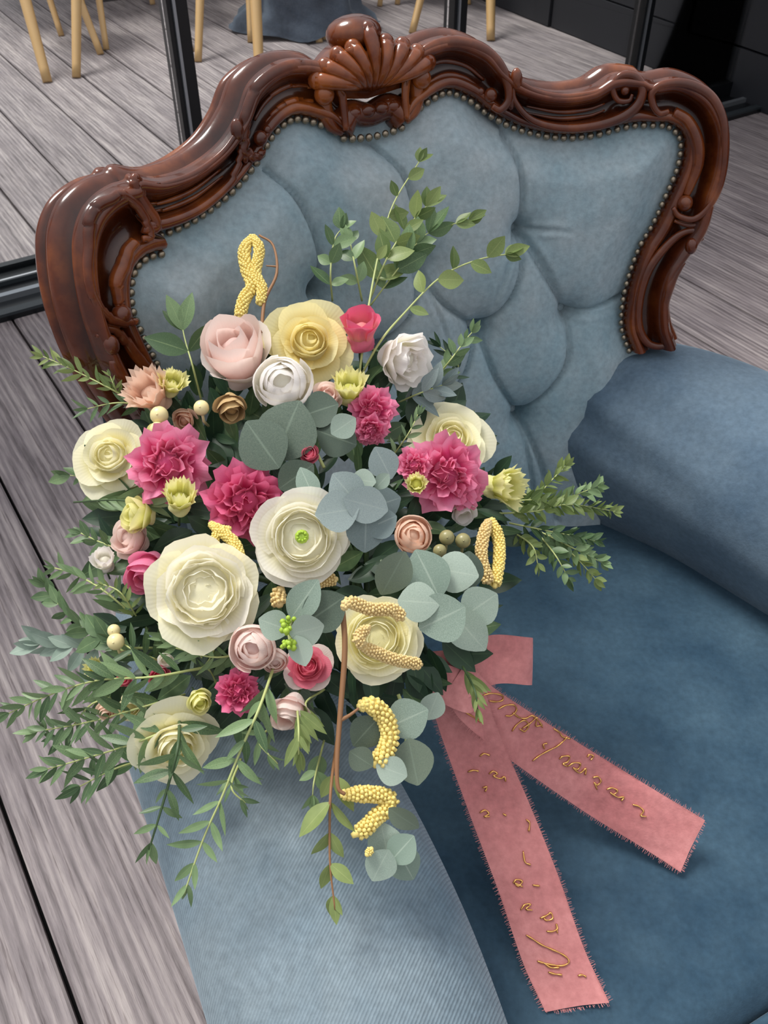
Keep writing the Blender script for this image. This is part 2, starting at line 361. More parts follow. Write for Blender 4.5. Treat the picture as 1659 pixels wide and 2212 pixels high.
# legs: foot pixel, a pixel higher on the same leg with the height it has there
def leg(u0, v0, u1, v1, r):
    ft = F0(u0, v0); # the leg rises to z=.46 leaning along the seen direction
    d = at(u1, v1, (ft-CAM).dot(FWD)) - ft
    k = .46/max(d.z, .05); tp_ = ft + d*k
    return (ft, tp_, r)
sets = [
 ([leg(103, 178, 60, 20, .026), leg(165, 168, 165, 0, .024), leg(218, 118, 180, 20, .020), leg(230, 108, 214, 0, .018)], 'beech chair with two pale front legs at the far left of the deck'),
 ([leg(133, 78, 108, 0, .018), leg(178, 14, 176, -30, .018), leg(70, -10, 68, -40, .018)], 'beech chair in shade behind the far left chair'),
 ([leg(412, 112, 385, 0, .020), leg(428, 134, 432, 0, .022), leg(330, 10, 322, -40, .018)], 'beech chair behind the left mullion, two legs crossing'),
 ([leg(560, 150, 552, 0, .028), leg(541, 92, 538, 0, .018), leg(610, 30, 612, -40, .018)], 'beech chair standing just behind the left curve of the armchair back'),
 ([leg(690, 92, 672, 0, .022), leg(700, 86, 702, 0, .022), leg(735, 10, 735, -40, .018)], 'beech chair directly behind the carved crest'),
 ([leg(890, 72, 908, 0, .022), leg(820, 14, 824, -20, .018), leg(858, 10, 862, -20, .018)], 'beech chair right of the crest, one thin leg in view'),
 ([leg(1060, 88, 1060, 0, .026), leg(1012, 10, 1010, -20, .018)], 'beech chair standing alone nearest the dark cladding'),
]
for legs, lb in sets:
    c = sum((Vector(l[1]) for l in legs), Vector())/len(legs); far = AB*.12
    c = c + far; c.z = 0
    beech_chair(c, rnd(0, 6), lb, legs)
# table with draped cloth
te = empty('dining_table', F0(400, -10)+AB*.35); tag(te, 'dark dining table behind the beech chairs with only its shade and pedestal in view', 'table')
m = MB(); m.box(tuple(AB*.2+Vector((0, 0, .76))), (2.2, .9, .04), RZ.to_3x3()); m.build('tabletop', M['top'], te, False)
for dx in (-.28, .5):
    m = MB(); m.box(tuple(AX*dx+Vector((0, 0, .36))), (.34, .5, .72), RZ.to_3x3()); m.build('pedestal', M['top'], te, False)
ce = MB(); rows = []
cb = F0(640, 95)
for i in range(15):
    t = i/14; r_ = []
    for j in range(61):
        s = j/60; z = .76*(1-t)**1.3; rr = .14+.10*t+.02*t*math.sin(s*2*PI*9+t*2)+(.05*t if t > .85 else 0)
        a = s*2*PI; r_.append(Vector((math.cos(a)*rr*1.25, math.sin(a)*rr, max(z, .006+.012*(1+math.sin(s*40))*(t > .9)))))
    rows.append(r_)
rows = [[Vector((0, 0, .765))]*61] + rows
ce.grid(rows); o = ce.build('draped_cloth', M['cloth']); o.location = (cb.x+.02, cb.y+.30, 0)
tag(o, 'slate blue cloth draped to the floor behind the left of the carved crest', 'cloth')
# dark cladding wall on the far right
p0, p1 = F0(1040, 2), F0(1450, 168); wdir = (p1-p0); wdir.z = 0; wl = wdir.length; wdir.normalize(); wn = Vector((wdir.y, -wdir.x, 0))
if wn.dot(CAM-p0) < 0: wn = -wn
wall = empty('wall_right', p0 - wdir*3); tag(wall, 'low wall of dark horizontal panels at the far right beyond the glass', 'wall', kind='structure')
WR = Matrix((( wdir.x, wn.x, 0), (wdir.y, wn.y, 0), (0, 0, 1)))
m = MB(); m.box(tuple(wdir*4.8-wn*.09+Vector((0, 0, .6))), (9.6, .06, 1.2), WR); m.build('backing', M['black'], wall, False)
pan = MB(); pan.box((0, 0, 0), (.585, .03, .192)); panm = mesh('panel', pan.v, pan.f, None, False); panm.materials.append(M['dark'])
for r_ in range(6):
    for c_ in range(16):
        o = bpy.data.objects.new('panel', panm); COL.objects.link(o); o.parent = wall
        o.matrix_local = Matrix.Translation(wdir*(.3+.6*c_+(.3 if r_ % 2 else 0))-wn*(.02+rnd(0, .015)-.0*r_)+Vector((0, 0, .1+.2*r_))) @ WR.to_4x4()
q = F0(1490, 178); ce_ = empty('black_column', (q.x, q.y, 0)); tag(ce_, 'round black column on a square foot in front of the dark cladding', 'column')
m = MB(); m.tube([(0, 0, .02), (0, 0, 2.3)], .055, 24); m.build('shaft', M['black'], ce_)
m = MB(); m.box((0, 0, .012), (.22, .22, .024), RZ.to_3x3()); m.build('foot_plate', M['black'], ce_, False)
m = MB(); m.ball(Vector((-.03, -.05, .30)), .014); m.build('bolt', M['alu'], ce_)
q = F0(1560, 200); o = MB(); o.box((0, 0, 0), (.62, .30, .07), RZ.to_3x3()); o = o.build('plinth_block', M['black'], None, False); o.location = (q.x+.05, q.y+.12, .035)
tag(o, 'low black block on the deck behind the right wing of the armchair', 'plinth')
q = F0(1655, 225); e = empty('ribbed_post', (q.x+.04, q.y+.03, 0)); tag(e, 'grey ribbed metal post at the right edge of the picture', 'post')
m = MB(); m.box((0, 0, 1.15), (.10, .10, 2.3), RZ.to_3x3()); m.build('core', M['grey'], e, False)
for k in range(4):
    m = MB(); m.box(tuple(AX*(-.042+.028*k)-AB*.053+Vector((0, 0, 1.15))), (.012, .01, 2.3), RZ.to_3x3()); m.build('rib', M['grey'], e, False)

# ------------------------------------------------------------------ armchair
YAW = math.radians(27); TAU = math.radians(14); KC = .75
X = Vector((math.cos(YAW), math.sin(YAW), 0)); Fw = Vector((math.sin(YAW), -math.cos(YAW), 0)); ZU = Vector((0, 0, 1))
U = -Fw*math.sin(TAU) + ZU*math.cos(TAU); Nn = X.cross(U); OB = Vector((.0402, .8415, .45))
chair = empty('armchair', (OB.x+Fw.x*.3, OB.y+Fw.y*.3, 0)); CO = Vector(chair.location)
tag(chair, 'antique armchair in blue velvet with a carved walnut back frame and buttoned back', 'armchair')
def cpart(mb, name, mat, parent=None, smooth=True):
    mb.v = [v-CO for v in mb.v] if not parent else [v-CO for v in mb.v]
    return mb.build(name, mat, parent or chair, smooth)
def sp(a, b, n=0.0):
    """point on the curved back: a across, b up, n out of the surface"""
    sl = 2*KC*a; nl = math.sqrt(1+sl*sl)
    return OB + X*(a - sl/nl*n) + U*b + Nn*(KC*a*a + n/nl)
def hit(u, v):
    r = ray(u, v); A = (CAM-OB).dot(Nn); B = r.dot(Nn); a0 = (CAM-OB).dot(X); a1 = r.dot(X)
    q2, q1, q0 = KC*a1*a1, 2*KC*a0*a1-B, KC*a0*a0-A; D = max(0, q1*q1-4*q2*q0); c = []
    for s_ in (1, -1): c.append((-q1+s_*math.sqrt(D))/2/q2)
    t = min([x for x in c if x > .3], key=lambda x: abs(x-1.1)); q = CAM+r*t
    return Vector(((q-OB).dot(X), (q-OB).dot(U)))
PXM = .95/1960
# outlines traced on the right half, mirrored
pairs = [((856,165),(866,258)),((884,106),(892,230)),((960,80),(955,192)),((1033,102),(1010,208)),((1076,150),(1055,240)),((1128,184),(1120,272)),
 ((1200,198),(1200,288)),((1268,188),(1275,284)),((1318,160),(1330,270)),((1372,163),(1370,262)),((1400,176),(1410,262)),((1460,170),(1440,264)),
 ((1526,207),(1466,282)),((1560,280),(1475,312)),((1556,360),(1466,365)),((1538,430),(1440,425)),((1520,495),(1412,485)),((1480,550),(1385,530)),
 ((1450,590),(1362,590)),((1437,640),(1348,650)),((1440,700),(1346,705)),((1454,742),(1364,756))]
outer = crom([hit(*p[0]) for p in pairs], 7); inner = crom([hit(*p[1]) for p in pairs], 7)
# (across fraction, height out of the back) of the carved moulding
prof = [(-.02, -.012), (-.01, .006), (.03, .013), (.09, .018), (.17, .019), (.25, .016), (.31, .010), (.38, .007), (.48, .006), (.58, .008), (.66, .013), (.73, .020), (.82, .025), (.90, .025), (.97, .019), (1.0, .011)]
side = [(.002, .007), (-.002, .002), (-.009, -.001), (-.009, -.004), (.001, -.007), (.007, -.013), (.009, -.019), (.006, -.026), (-.004, -.029), (-.005, -.032), (.003, -.035), (.006, -.040), (.003, -.046), (-.006, -.050)]
Lp = {9:((258,392),(345,535)),10:((228,402),(322,542)),11:((194,424),(297,553)),12:((166,458),(276,576)),13:((150,510),(267,606)),14:((150,570),(265,642)),15:((160,640),(271,682)),16:((176,700),(286,718)),
 17:((200,765),(306,758)),18:((220,805),(324,792)),19:((246,850),(344,832)),20:((280,900),(368,872)),21:((318,950),(396,918))}
def lh(p): q = hit(*p); return Vector((-q.x, q.y))
Lo, Li = [], []
for k, p in enumerate(pairs):
    if k in Lp: Lo.append(lh(Lp[k][0])); Li.append(lh(Lp[k][1]))
    else:
        dz = .012*max(0, (k-3)/5.0) if k > 3 else 0
        a, b_ = hit(*p[0]), hit(*p[1]); Lo.append(a-Vector((0, dz))); Li.append(b_-Vector((0, dz)))
outerL, innerL = crom(Lo, 7), crom(Li, 7)
def mapL(q):
    """carry a point of the right half to the matching place on the left rail"""
    best = (9, 0, 0)
    for k in range(len(outer)):
        d = outer[k]-inner[k]; f = max(-.3, min(1.3, (q-inner[k]).dot(d)/d.length_squared)); e = (q-(inner[k]+d*f)).length
        if e < best[0]-1e-6: best = (e, k, f)
    _, k, f = best; return innerL[k] + (outerL[k]-innerL[k])*f
frame = MB()
for sg in (1, -1):
    rows = []
    for o_, i_ in (zip(outer, inner) if sg > 0 else zip(outerL, innerL)):
        d = o_-i_; dn = d.normalized(); row = []
        for f_, h in prof:
            q = i_ + d*f_; row.append(sp(sg*q.x, q.y, h))
        for e_, h in side:
            q = o_ + dn*e_; row.append(sp(sg*q.x, q.y, h))
        q = i_; row.append(sp(sg*(q.x+.01*dn.x), q.y+.01*dn.y, -.048)); row.append(sp(sg*i_.x, i_.y, -.012))
        rows.append(row)
    if sg > 0: rows = [list(reversed(r)) for r in rows]
    frame.grid(rows)
    for e_ in (rows[0], rows[-1]): frame.add(e_, [tuple(range(len(e_)))])
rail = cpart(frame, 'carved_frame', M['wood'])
def px_curve(pts, n=6): return crom([hit(*p) for p in pts], n)
def orn(name, pts, r0, r1, r2, h, n=6, flat=.8, both=True):
    """carved bead following traced points; radii in photo pixels at start, middle, end"""
    C = px_curve(pts, n); m_ = len(C)
    for sg in ((1, -1) if both else (1,)):
        mb = MB(); P = [sp(sg*c.x, c.y, h) for c in (C if sg > 0 else [mapL(c) for c in C])]; R = []
        for i in range(m_):
            t = i/(m_-1); R.append((r0+(r1-r0)*min(1, t*2.5) if t < .5 else r1+(r2-r1)*max(0, (t-.5)*2))*PXM)
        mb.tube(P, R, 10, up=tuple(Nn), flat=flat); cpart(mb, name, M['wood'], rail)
def ballp(name, u, v, rx, h, ry=None, both=True):
    c = hit(u, v)
    for sg in ((1, -1) if both else (1,)):
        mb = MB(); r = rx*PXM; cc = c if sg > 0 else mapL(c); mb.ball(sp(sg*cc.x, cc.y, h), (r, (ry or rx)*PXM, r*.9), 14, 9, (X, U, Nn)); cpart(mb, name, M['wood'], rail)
orn('scroll', [(862,255),(858,200),(868,148),(905,108),(962,92),(1020,104),(1060,135),(1082,178),(1084,214),(1066,234),(1048,226)], 7, 14, 7, .020)
orn('bead', [(915,178),(950,164),(990,168),(1020,184)], 4, 9, 4, .012)
orn('reed', [(905,150),(950,132),(1000,142),(1040,172)], 3, 5, 3, .008)
ballp('boss', 893, 168, 21, .020); ballp('boss', 1046, 203, 15, .018); ballp('boss', 1026, 196, 9, .016)
orn('scroll', [(1090,165),(1140,194),(1200,207),(1262,200),(1300,188)], 5, 8, 6, .022)
orn('scroll', [(1094,180),(1098,215),(1135,255),(1200,272),(1270,268),(1330,250),(1366,222),(1376,188),(1358,162),(1328,162),(1312,186),(1322,212),(1346,214),(1354,200)], 5, 12, 4, .020)
for dv in (0, 14, 28): orn('reed', [(1130,214+dv),(1200,226+dv),(1262,221+dv),(1300,208+dv)], 2, 5, 2, .010)
ballp('boss', 1338, 192, 10, .020)
ballp('leaf_knot', 1100, 168, 13, .022, 22); ballp('leaf_knot', 1090, 215, 10, .018, 20)
orn('scroll', [(1432,236),(1412,240),(1398,222),(1396,196),(1420,180),(1470,178),(1520,202),(1548,252),(1554,320),(1544,390),(1520,438),(1488,464),(1456,458),(1442,440)], 6, 12, 6, .022)
orn('bead', [(1446,238),(1476,258),(1496,300),(1498,350),(1482,395),(1474,415)], 12, 16, 9, .016, 6, .9)
ballp('boss', 1470, 432, 19, .018)
orn('scroll', [(1508,512),(1492,492),(1460,500),(1424,532),(1390,580),(1372,640),(1372,696),(1392,732),(1426,738),(1442,718),(1426,704)], 6, 13, 6, .016)
orn('bead', [(1466,556),(1440,598),(1426,645),(1430,692)], 7, 14, 7, .020, 6, .9)
ballp('boss', 1482, 522, 15, .022, 20)
orn('reed', [(1448,470),(1480,480),(1508,478)], 4, 6, 4, .016)
# crest: shell with ribs, knob, pierced opening, lower bar with beads
plate = MB(); rows = []
for i in range(9):
    t = i/8; row = []
    for j in range(25):
        s = -1+2*j/24; aa = s*(.047+.004*t); top = .583-.030*abs(s)**2.2; bot = .535-.006*(1-abs(s))
        row.append(sp(aa, bot+(top-bot)*t, .004+.010*math.sin(PI*t)))
    rows.append(row)
plate.grid(rows)
rows2 = [[p-Nn*.04 for p in r] for r in rows]; plate.grid([list(reversed(r)) for r in rows2])
n_ = 25; plate.grid([rows[-1], rows2[-1]]); plate.grid([rows2[0], rows[0]])
shell = cpart(plate, 'shell_crest', M['wood'], rail)
for k in range(-4, 5):
    an = k*.31; mb = MB(); P = []; R = []
    for i in range(8):
        t = i/7; P.append(sp(math.sin(an)*(.012+.045*t)*(1+.04*abs(k)), .538+math.cos(an)*(.040+.012*(k == 0))*t+.004*abs(k)/5, .012+.018*math.sin(PI*min(1, t*.75+.1)))); R.append(.0034+.0050*t)
    mb.tube(P, R, 10, up=tuple(Nn)); mb.ball(P[-1], .0086, 10, 7); cpart(mb, 'shell_rib', M['wood'], rail)
mb = MB(); mb.ball(sp(-.006, .588, .0), (.028, .017, .026), 20, 12, (X, U, Nn)); cpart(mb, 'knob', M['wood'], rail)
mb = MB(); P = [sp(-.002+.022*math.cos(a), .578+.010*math.sin(a), .024) for a in [PI+PI*i/10 for i in range(11)]]; mb.tube(P, .005, 8, up=tuple(Nn)); cpart(mb, 'scroll', M['wood'], rail)
lb = hit(862, 246); cbr = hit(768, 262)
mb = MB(); C = crom([Vector((-lb.x, lb.y)), Vector((-lb.x*.6, cbr.y+.008)), Vector((0, cbr.y+.004)), Vector((lb.x*.6, cbr.y+.008)), Vector((lb.x, lb.y))], 6)
mb.tube([sp(c.x, c.y, 0) for c in C], [.017-.005*math.sin(PI*i/(len(C)-1)) for i in range(len(C))], 12, up=tuple(Nn), flat=1.3); cpart(mb, 'lower_bar', M['wood'], rail)
for a in (-.022, -.006, .010, .024):
    mb = MB(); mb.ball(sp(a, cbr.y+.009, .012), (.009, .007, .007), 12, 8, (X, U, Nn)); cpart(mb, 'bead', M['wood'], rail)
for sg in (1, -1):
    C = [Vector((sg*q[0], q[1])) for q in [(.036, .556), (.048, .545), (.052, .528), (.047, .512), (.036, .503)]]
    mb = MB(); C = crom(C, 5); mb.tube([sp(c.x, c.y, .010) for c in C], [.004+.004*math.sin(PI*i/(len(C)-1)) for i in range(len(C))], 10, up=tuple(Nn)); cpart(mb, 'scroll', M['wood'], rail)
# nailheads along the inner edge
full = [Vector((-c.x, c.y)) for c in reversed(innerL)]
mid = crom([Vector((-inner[0].x, inner[0].y)), Vector((-.03, cbr.y-.010)), Vector((0, cbr.y-.013)), Vector((.03, cbr.y-.010)), inner[0]], 6)
full = full + mid[1:-1] + list(inner)
nl = MB(); nl.ball((0, 0, 0), (1, 1, .75), 10, 6); nme = mesh('nailhead', nl.v, nl.f); nme.materials.append(M['brass'])
for q in resample(full, .0093):
    # step off the wood, toward the cloth
    j = min(range(len(full)), key=lambda i: (full[i]-q).length); a_ = full[max(0, j-2)]; b_ = full[min(len(full)-1, j+2)]; tg = (b_-a_).normalized(); nn = Vector((tg.y, -tg.x))
    c = q + nn*.0035
    o = bpy.data.objects.new('nailhead', nme); COL.objects.link(o); o.parent = chair
    o.matrix_local = Matrix.Translation(sp(c.x, c.y, .0075)-CO) @ Nn.to_track_quat('Z', 'Y').to_matrix().to_4x4() @ Matrix.Scale(rnd(.0037, .0043), 4)
# buttoned back panel
btn_px = [(1112,492),(1216,668),(1022,702),(1112,888),(888,560),(665,622),(800,745),(905,900),(590,800),(700,930),(470,700)]
btn = [hit(*p) for p in btn_px]
seams_px = [[(1045,232),(1080,270),(1104,330),(1113,400),(1112,492)], [(790,300),(850,370),(876,460),(888,560)], [(570,368),(620,430),(652,500),(665,560),(665,622)],
 [(1112,492),(1150,570),(1216,668)], [(1112,492),(1108,580),(1075,650),(1022,702)], [(1216,668),(1205,780),(1112,888)], [(1022,702),(1050,800),(1112,888)],
 [(888,560),(930,640),(1022,702)], [(888,560),(870,660),(800,745)], [(665,622),(720,700),(800,745)], [(665,622),(640,720),(590,800)], [(1022,702),(980,800),(905,900)], [(800,745),(840,830),(905,900)],
 [(1112,888),(1125,960),(1140,1060),(1150,1120)], [(905,900),(915,980),(930,1120)], [(1216,668),(1290,655),(1346,640)], [(1112,888),(1150,980),(1175,1060),(1190,1110)], [(470,700),(400,800),(360,880)], [(590,800),(620,870),(700,930)]]
seams = [crom([hit(*p) for p in s_], 5) for s_ in seams_px]
wrk_px = [[(1130,488),(1180,487),(1230,492)], [(1235,672),(1290,668),(1330,668)], [(1100,505),(1060,610),(1030,690)], [(1125,510),(1180,600),(1215,655)], [(1080,290),(1108,360),(1118,440)], [(895,590),(960,770),(975,850)]]
wrk = [crom([hit(*p) for p in s_], 5) for s_ in wrk_px]
def dseg(p, a, b):
    ab = b-a; t = max(0, min(1, (p-a).dot(ab)/max(1e-12, ab.length_squared))); return (p-(a+ab*t)).length
def dpoly(p, C): return min(dseg(p, C[i], C[i+1]) for i in range(len(C)-1))
bounds_c = [(min(c.x for c in C), max(c.x for c in C), min(c.y for c in C), max(c.y for c in C)) for C in seams+wrk]
poly = list(full) + [Vector((inner[-1].x, .18)), Vector((.30, .10)), Vector((.29, -.03)), Vector((-.27, -.03)), Vector((-.28, .10)), Vector((-innerL[-1].x, innerL[-1].y-.02))]
def inside(p, P):
    c = False; j = len(P)-1
    for i in range(len(P)):
        if (P[i].y > p.y) != (P[j].y > p.y) and p.x < (P[j].x-P[i].x)*(p.y-P[i].y)/(P[j].y-P[i].y)+P[i].x: c = not c
        j = i
    return c
poly_c = poly[::4] if len(poly) > 200 else poly
def puff(p, din):
    h = .030*ss(-.004, .05, din) + .006*ss(.03, .12, din)
    for C, (x0, x1, y0, y1) in zip(seams, bounds_c):
        if x0-.06 < p.x < x1+.06 and y0-.06 < p.y < y1+.06:
            d = dpoly(p, C); h -= .0085*math.exp(-(d/.0024)**2) + .0072*math.exp(-d/.014)
    for C, (x0, x1, y0, y1) in zip(wrk, bounds_c[len(seams):]):
        if x0-.03 < p.x < x1+.03 and y0-.03 < p.y < y1+.03:
            d = dpoly(p, C); fd = max(0, 1-(p-C[0]).length/max(1e-6, (C[-1]-C[0]).length)); h -= fd*(.0055*math.exp(-(d/.0022)**2) - .0022*math.exp(-((d-.006)/.003)**2))
    for b_ in btn:
        d = (p-b_).length
        if d < .12: h -= .014*math.exp(-(d/.010)**2) + .012*math.exp(-(d/.024)**1.3)
    h += .0012*noise.noise(Vector((p.x*14, p.y*9, 1)))
    return max(h, -.02)
NA, NB = 290, 250; a0, a1, b0, b1 = -.375, .375, -.035, .545
gp = {}; vs = []; fs = []
def bdist(p): return min((p-q).length for q in bd)
bd = resample([v for v in poly]+[poly[0]], .006)
for j in range(NB+1):
    for i in range(NA+1):
        p = Vector((a0+(a1-a0)*i/NA, b0+(b1-b0)*j/NB)); ins = inside(p, poly)
        d = bdist(p)
        if not ins and d > .014: continue
        if p.y < .05 and abs(p.x) < .25 and ins: d = max(d, .05)
        gp[(i, j)] = len(vs); vs.append(sp(p.x, p.y, puff(p, d if ins else -d)) - CO)
for (i, j), k in gp.items():
    if (i+1, j) in gp and (i, j+1) in gp and (i+1, j+1) in gp: fs.append((k, gp[(i+1, j)], gp[(i+1, j+1)], gp[(i, j+1)]))
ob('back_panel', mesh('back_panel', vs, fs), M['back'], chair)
bm_ = MB(); bm_.ball((0, 0, 0), (1, 1, .5), 14, 8); bme = mesh('button', bm_.v, bm_.f); bme.materials.append(M['button'])
for b_ in btn:
    o = bpy.data.objects.new('button', bme); COL.objects.link(o); o.parent = chair
    o.matrix_local = Matrix.Translation(sp(b_.x, b_.y, -.012)-CO) @ Nn.to_track_quat('Z', 'Y').to_matrix().to_4x4() @ Matrix.Scale(.0058, 4)
# outer back shell
mb = MB(); rows = []
oo = [Vector((-c.x, c.y)) for c in reversed(outer)] + list(outer)
def topb(a):
    best = .5
    for k in range(len(outer)-1):
        if outer[k].x <= abs(a) <= outer[k+1].x: return min(outer[k].y, .55)-.02
    return .52 if abs(a) < .05 else .42
for j in range(13):
    row = []
    for i in range(41):
        a = -.315+.63*i/40; row.append(sp(a, -.15+(topb(a)+.15)*j/12, -.040-.012*math.sin(PI*j/12)))
    rows.append(row)
mb.grid([list(reversed(r)) for r in rows]); cpart(mb, 'outer_back', M['arm'])
# arms: sections (across from the chair axis, height) swept forward
def L3(x, f, z): return Vector((OB.x, OB.y, 0)) + X*x + Fw*f + ZU*z
def arm(sg, stations, mat, name):
    rows = []
    for (f, xi, xo, zt, zs) in stations:
        w = xo-xi; c = (xi+xo)/2; row = []
        sec = [(.045, zs-.06), (.035, zs), (.012, zs+.05)]
        pts = [(xi+.045*1, zs-.05), (xi+.034, zs), (xi+.014, zs+.045)]
        for k in range(13):
            a = PI - PI*k/12*1.12
            rv = .115 if sg > 0 else .08; pts.append((c+math.cos(a)*w/2, zt-rv+math.sin(a)*rv*(1 if math.sin(a) > 0 else .6)))
        pts += [(xo-.015, zt-.14), (xo-.03, zt-.24), (xo-.035, .25), (xo-.035, .14)]
        rows.append([L3(sg*x, f, z) for x, z in pts])
    sm = []
    ncol = len(rows[0]); cols = [crom([r[k] for r in rows], 6) for k in range(ncol)]
    rr = [[cols[k][i] for k in range(ncol)] for i in range(len(cols[0]))]
    # smooth across
    rr = [crom(r, 3) for r in rr]
    # small relief: gathered creases at the back end, faint hollows
    for i, r in enumerate(rr):
        for k, p in enumerate(r):
            f = (p-Vector((OB.x, OB.y, 0))).dot(Fw); g = ss(.30, .02, f); t = k/len(r)
            if .08 < t < .6: p += (ZU*.3+X*(-sg))*(.0050*g*math.sin(t*70+f*20)*math.exp(-((t-.28)/.12)**2)) + X*(-sg)*.003*noise.noise(p*9)
    if sg < 0: rr = [list(reversed(r)) for r in rr]
    m = MB(); m.grid(rr); m.add([p for p in rr[-1]], [tuple(range(len(rr[-1])))]); m.add([p for p in rr[0]], [tuple(reversed(range(len(rr[0]))))])
    return cpart(m, name, mat)
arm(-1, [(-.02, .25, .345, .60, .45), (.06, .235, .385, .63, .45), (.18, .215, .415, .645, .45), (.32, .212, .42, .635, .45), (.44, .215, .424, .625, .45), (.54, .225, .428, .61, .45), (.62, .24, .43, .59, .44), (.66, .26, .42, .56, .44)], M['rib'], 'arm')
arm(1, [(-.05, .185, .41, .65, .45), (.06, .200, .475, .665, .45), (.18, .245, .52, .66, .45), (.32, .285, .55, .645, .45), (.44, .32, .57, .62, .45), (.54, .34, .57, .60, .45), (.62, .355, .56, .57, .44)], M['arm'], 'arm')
# seat
m = MB(); rows = []
NF, NX = 60, 50
for j in range(NF+1):
    f = -.05 + .70*j/NF; row = []
    for i in range(NX+1):
        s = -1+2*i/NX; hw_ = .275+(.11 if s > 0 else .02)*ss(.0, .5, f); x = s*hw_
        z = .437 + .032*ss(-.02, .2, f)*(1-.55*abs(s)**3) + .006*math.sin(f*9+s*1.5)*(1-s*s) + .003*noise.noise(Vector((x*7, f*7, 0))) - .10*max(0, (f-.60)/.05)**2
        row.append(L3(x, f, z))
    rows.append(row)
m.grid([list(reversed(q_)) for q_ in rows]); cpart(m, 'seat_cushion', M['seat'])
m = MB(); P = [L3(s*.325, .632-.01*s*s, .447-.004) for s in [-1+i/12 for i in range(25)]]; m.tube(P, .005, 8); cpart(m, 'piping', M['seat'])
m = MB(); P = []
for j in range(7):
    row = [L3(-.36+.72*i/20, .645-.006*j*(1 if j > 3 else 0), .36-.04*j-.02*math.sin(PI*i/20)*(j == 6)) for i in range(21)]; P.append(row)
m.grid([[L3(-.36+.72*i/20, .640, .44) for i in range(21)]]+P); cpart(m, 'front_apron', M['seat'])
m = MB(); m.box(L3(0, .30, .24), (.72, .66, .16), Matrix(((X.x, Fw.x, 0), (X.y, Fw.y, 0), (0, 0, 1)))); cpart(m, 'base', M['seat'], None, False)
for sx_, f, dx, df in [(-.34, .6, -.03, .03), (.38, .6, .03, .03), (-.3, .02, -.02, -.05), (.3, .02, .02, -.05)]:
    m = MB(); P = crom([L3(sx_, f, .17), L3(sx_+dx*.8, f+df*.8, .11), L3(sx_+dx*.3, f+df*.3, .05), L3(sx_+dx, f+df, .012)], 4); m.tube(P, [.034-.018*i/(len(P)-1) for i in range(len(P))], 12); m.ball(L3(sx_+dx, f+df, .014), (.022, .022, .014), 12, 8); cpart(m, 'leg', M['wood'])
# ------------------------------------------------------------------ bouquet
bpy.context.view_layer.update()
def bvh_of(o):
    me = o.data; mw = o.matrix_world; return BVHTree.FromPolygons([mw @ v.co for v in me.vertices], [tuple(p.vertices) for p in me.polygons])
BV = [bvh_of(o) for o in chair.children if o.type == 'MESH' and (o.name.startswith('arm') or o.name.startswith('seat_cushion') or o.name.startswith('carved_frame') or o.name == 'back_panel')]
def surf(u, v):
    r = ray(u, v); L = r.length; best = 9
    for b_ in BV:
        h = b_.ray_cast(CAM, r.normalized())
        if h[0] is not None: best = min(best, h[3]/L)
    return best
def D(u, v, off=0.0, gap_=.018):
    d = .67 + (.00020*(1300-v) if v < 1300 else -.00006*(v-1300)) + .07*((u-620)/450)**2 + off
    return min(d, surf(u, v)-gap_)
def W(u, v, off=0.0, g=.018): return at(u, v, D(u, v, off, g))
BO = at(620, 1300, .76)
bq = empty('bouquet', BO); tag(bq, 'bridal bouquet of cream, yellow and pink flowers with trailing greenery on the armchair', 'bouquet')
def child_mw(w): return Matrix.Translation(-BO) @ w
def bpart(mb, name, mat, uv=False, parent=None):
    mb.v = [v-BO for v in mb.v]; return mb.build(name, mat, parent or bq, True, uv)
_pc = {}
def petal_mesh(R, H, wid, curl, tip, ruf, serr, var):
    key = (R, H, wid, curl, tip, ruf, serr, var)
    if key in _pc: return _pc[key]
    n, m_ = (15, 9) if ruf > .04 else (11, 9); rows = []; ph = var*1.7
    for i in range(m_):
        t = i/(m_-1); row = []
        for j in range(n):
            s = -1+2*j/(n-1); te = t*(1-tip*abs(s)**2.6)
            if serr and i >= m_-2: te *= 1+serr*(1 if j % 2 else -1)*(1 if i == m_-1 else .3)
            pm_ = 1.5-1.25*curl if curl < 0 else 1.5-.25*curl
            psi = te*pm_; rad = R*max(.03, math.sin(min(psi, 3.0)))*(1 if te <= 1 else te); h = H*(1-math.cos(psi))/(1-math.cos(pm_)); c = max(0, (te-.62)/.38)
            if curl > 0: rad += curl*R*.34*c*c; h -= curl*H*.5*c**1.6
            w_ = ruf*te*te; h += w_*math.sin(s*6.5+ph)+.5*w_*math.sin(s*13+2*ph); rad += w_*math.cos(s*8+ph)
            if not ruf or ruf < .04: h += .03*math.sin(s*3.4+ph)*te; rad += .03*math.sin(s*2.7+ph*2)*te
            ang = s*wid*(.38+.62*min(1, te*1.7)); row.append(Vector((rad*math.cos(ang), rad*math.sin(ang), h)))
        rows.append(row)
    g = MB(); g.grid(rows, True); _pc[key] = mesh('petal', g.v, g.f, g.uv); _pc[key].materials.append(None); return _pc[key]
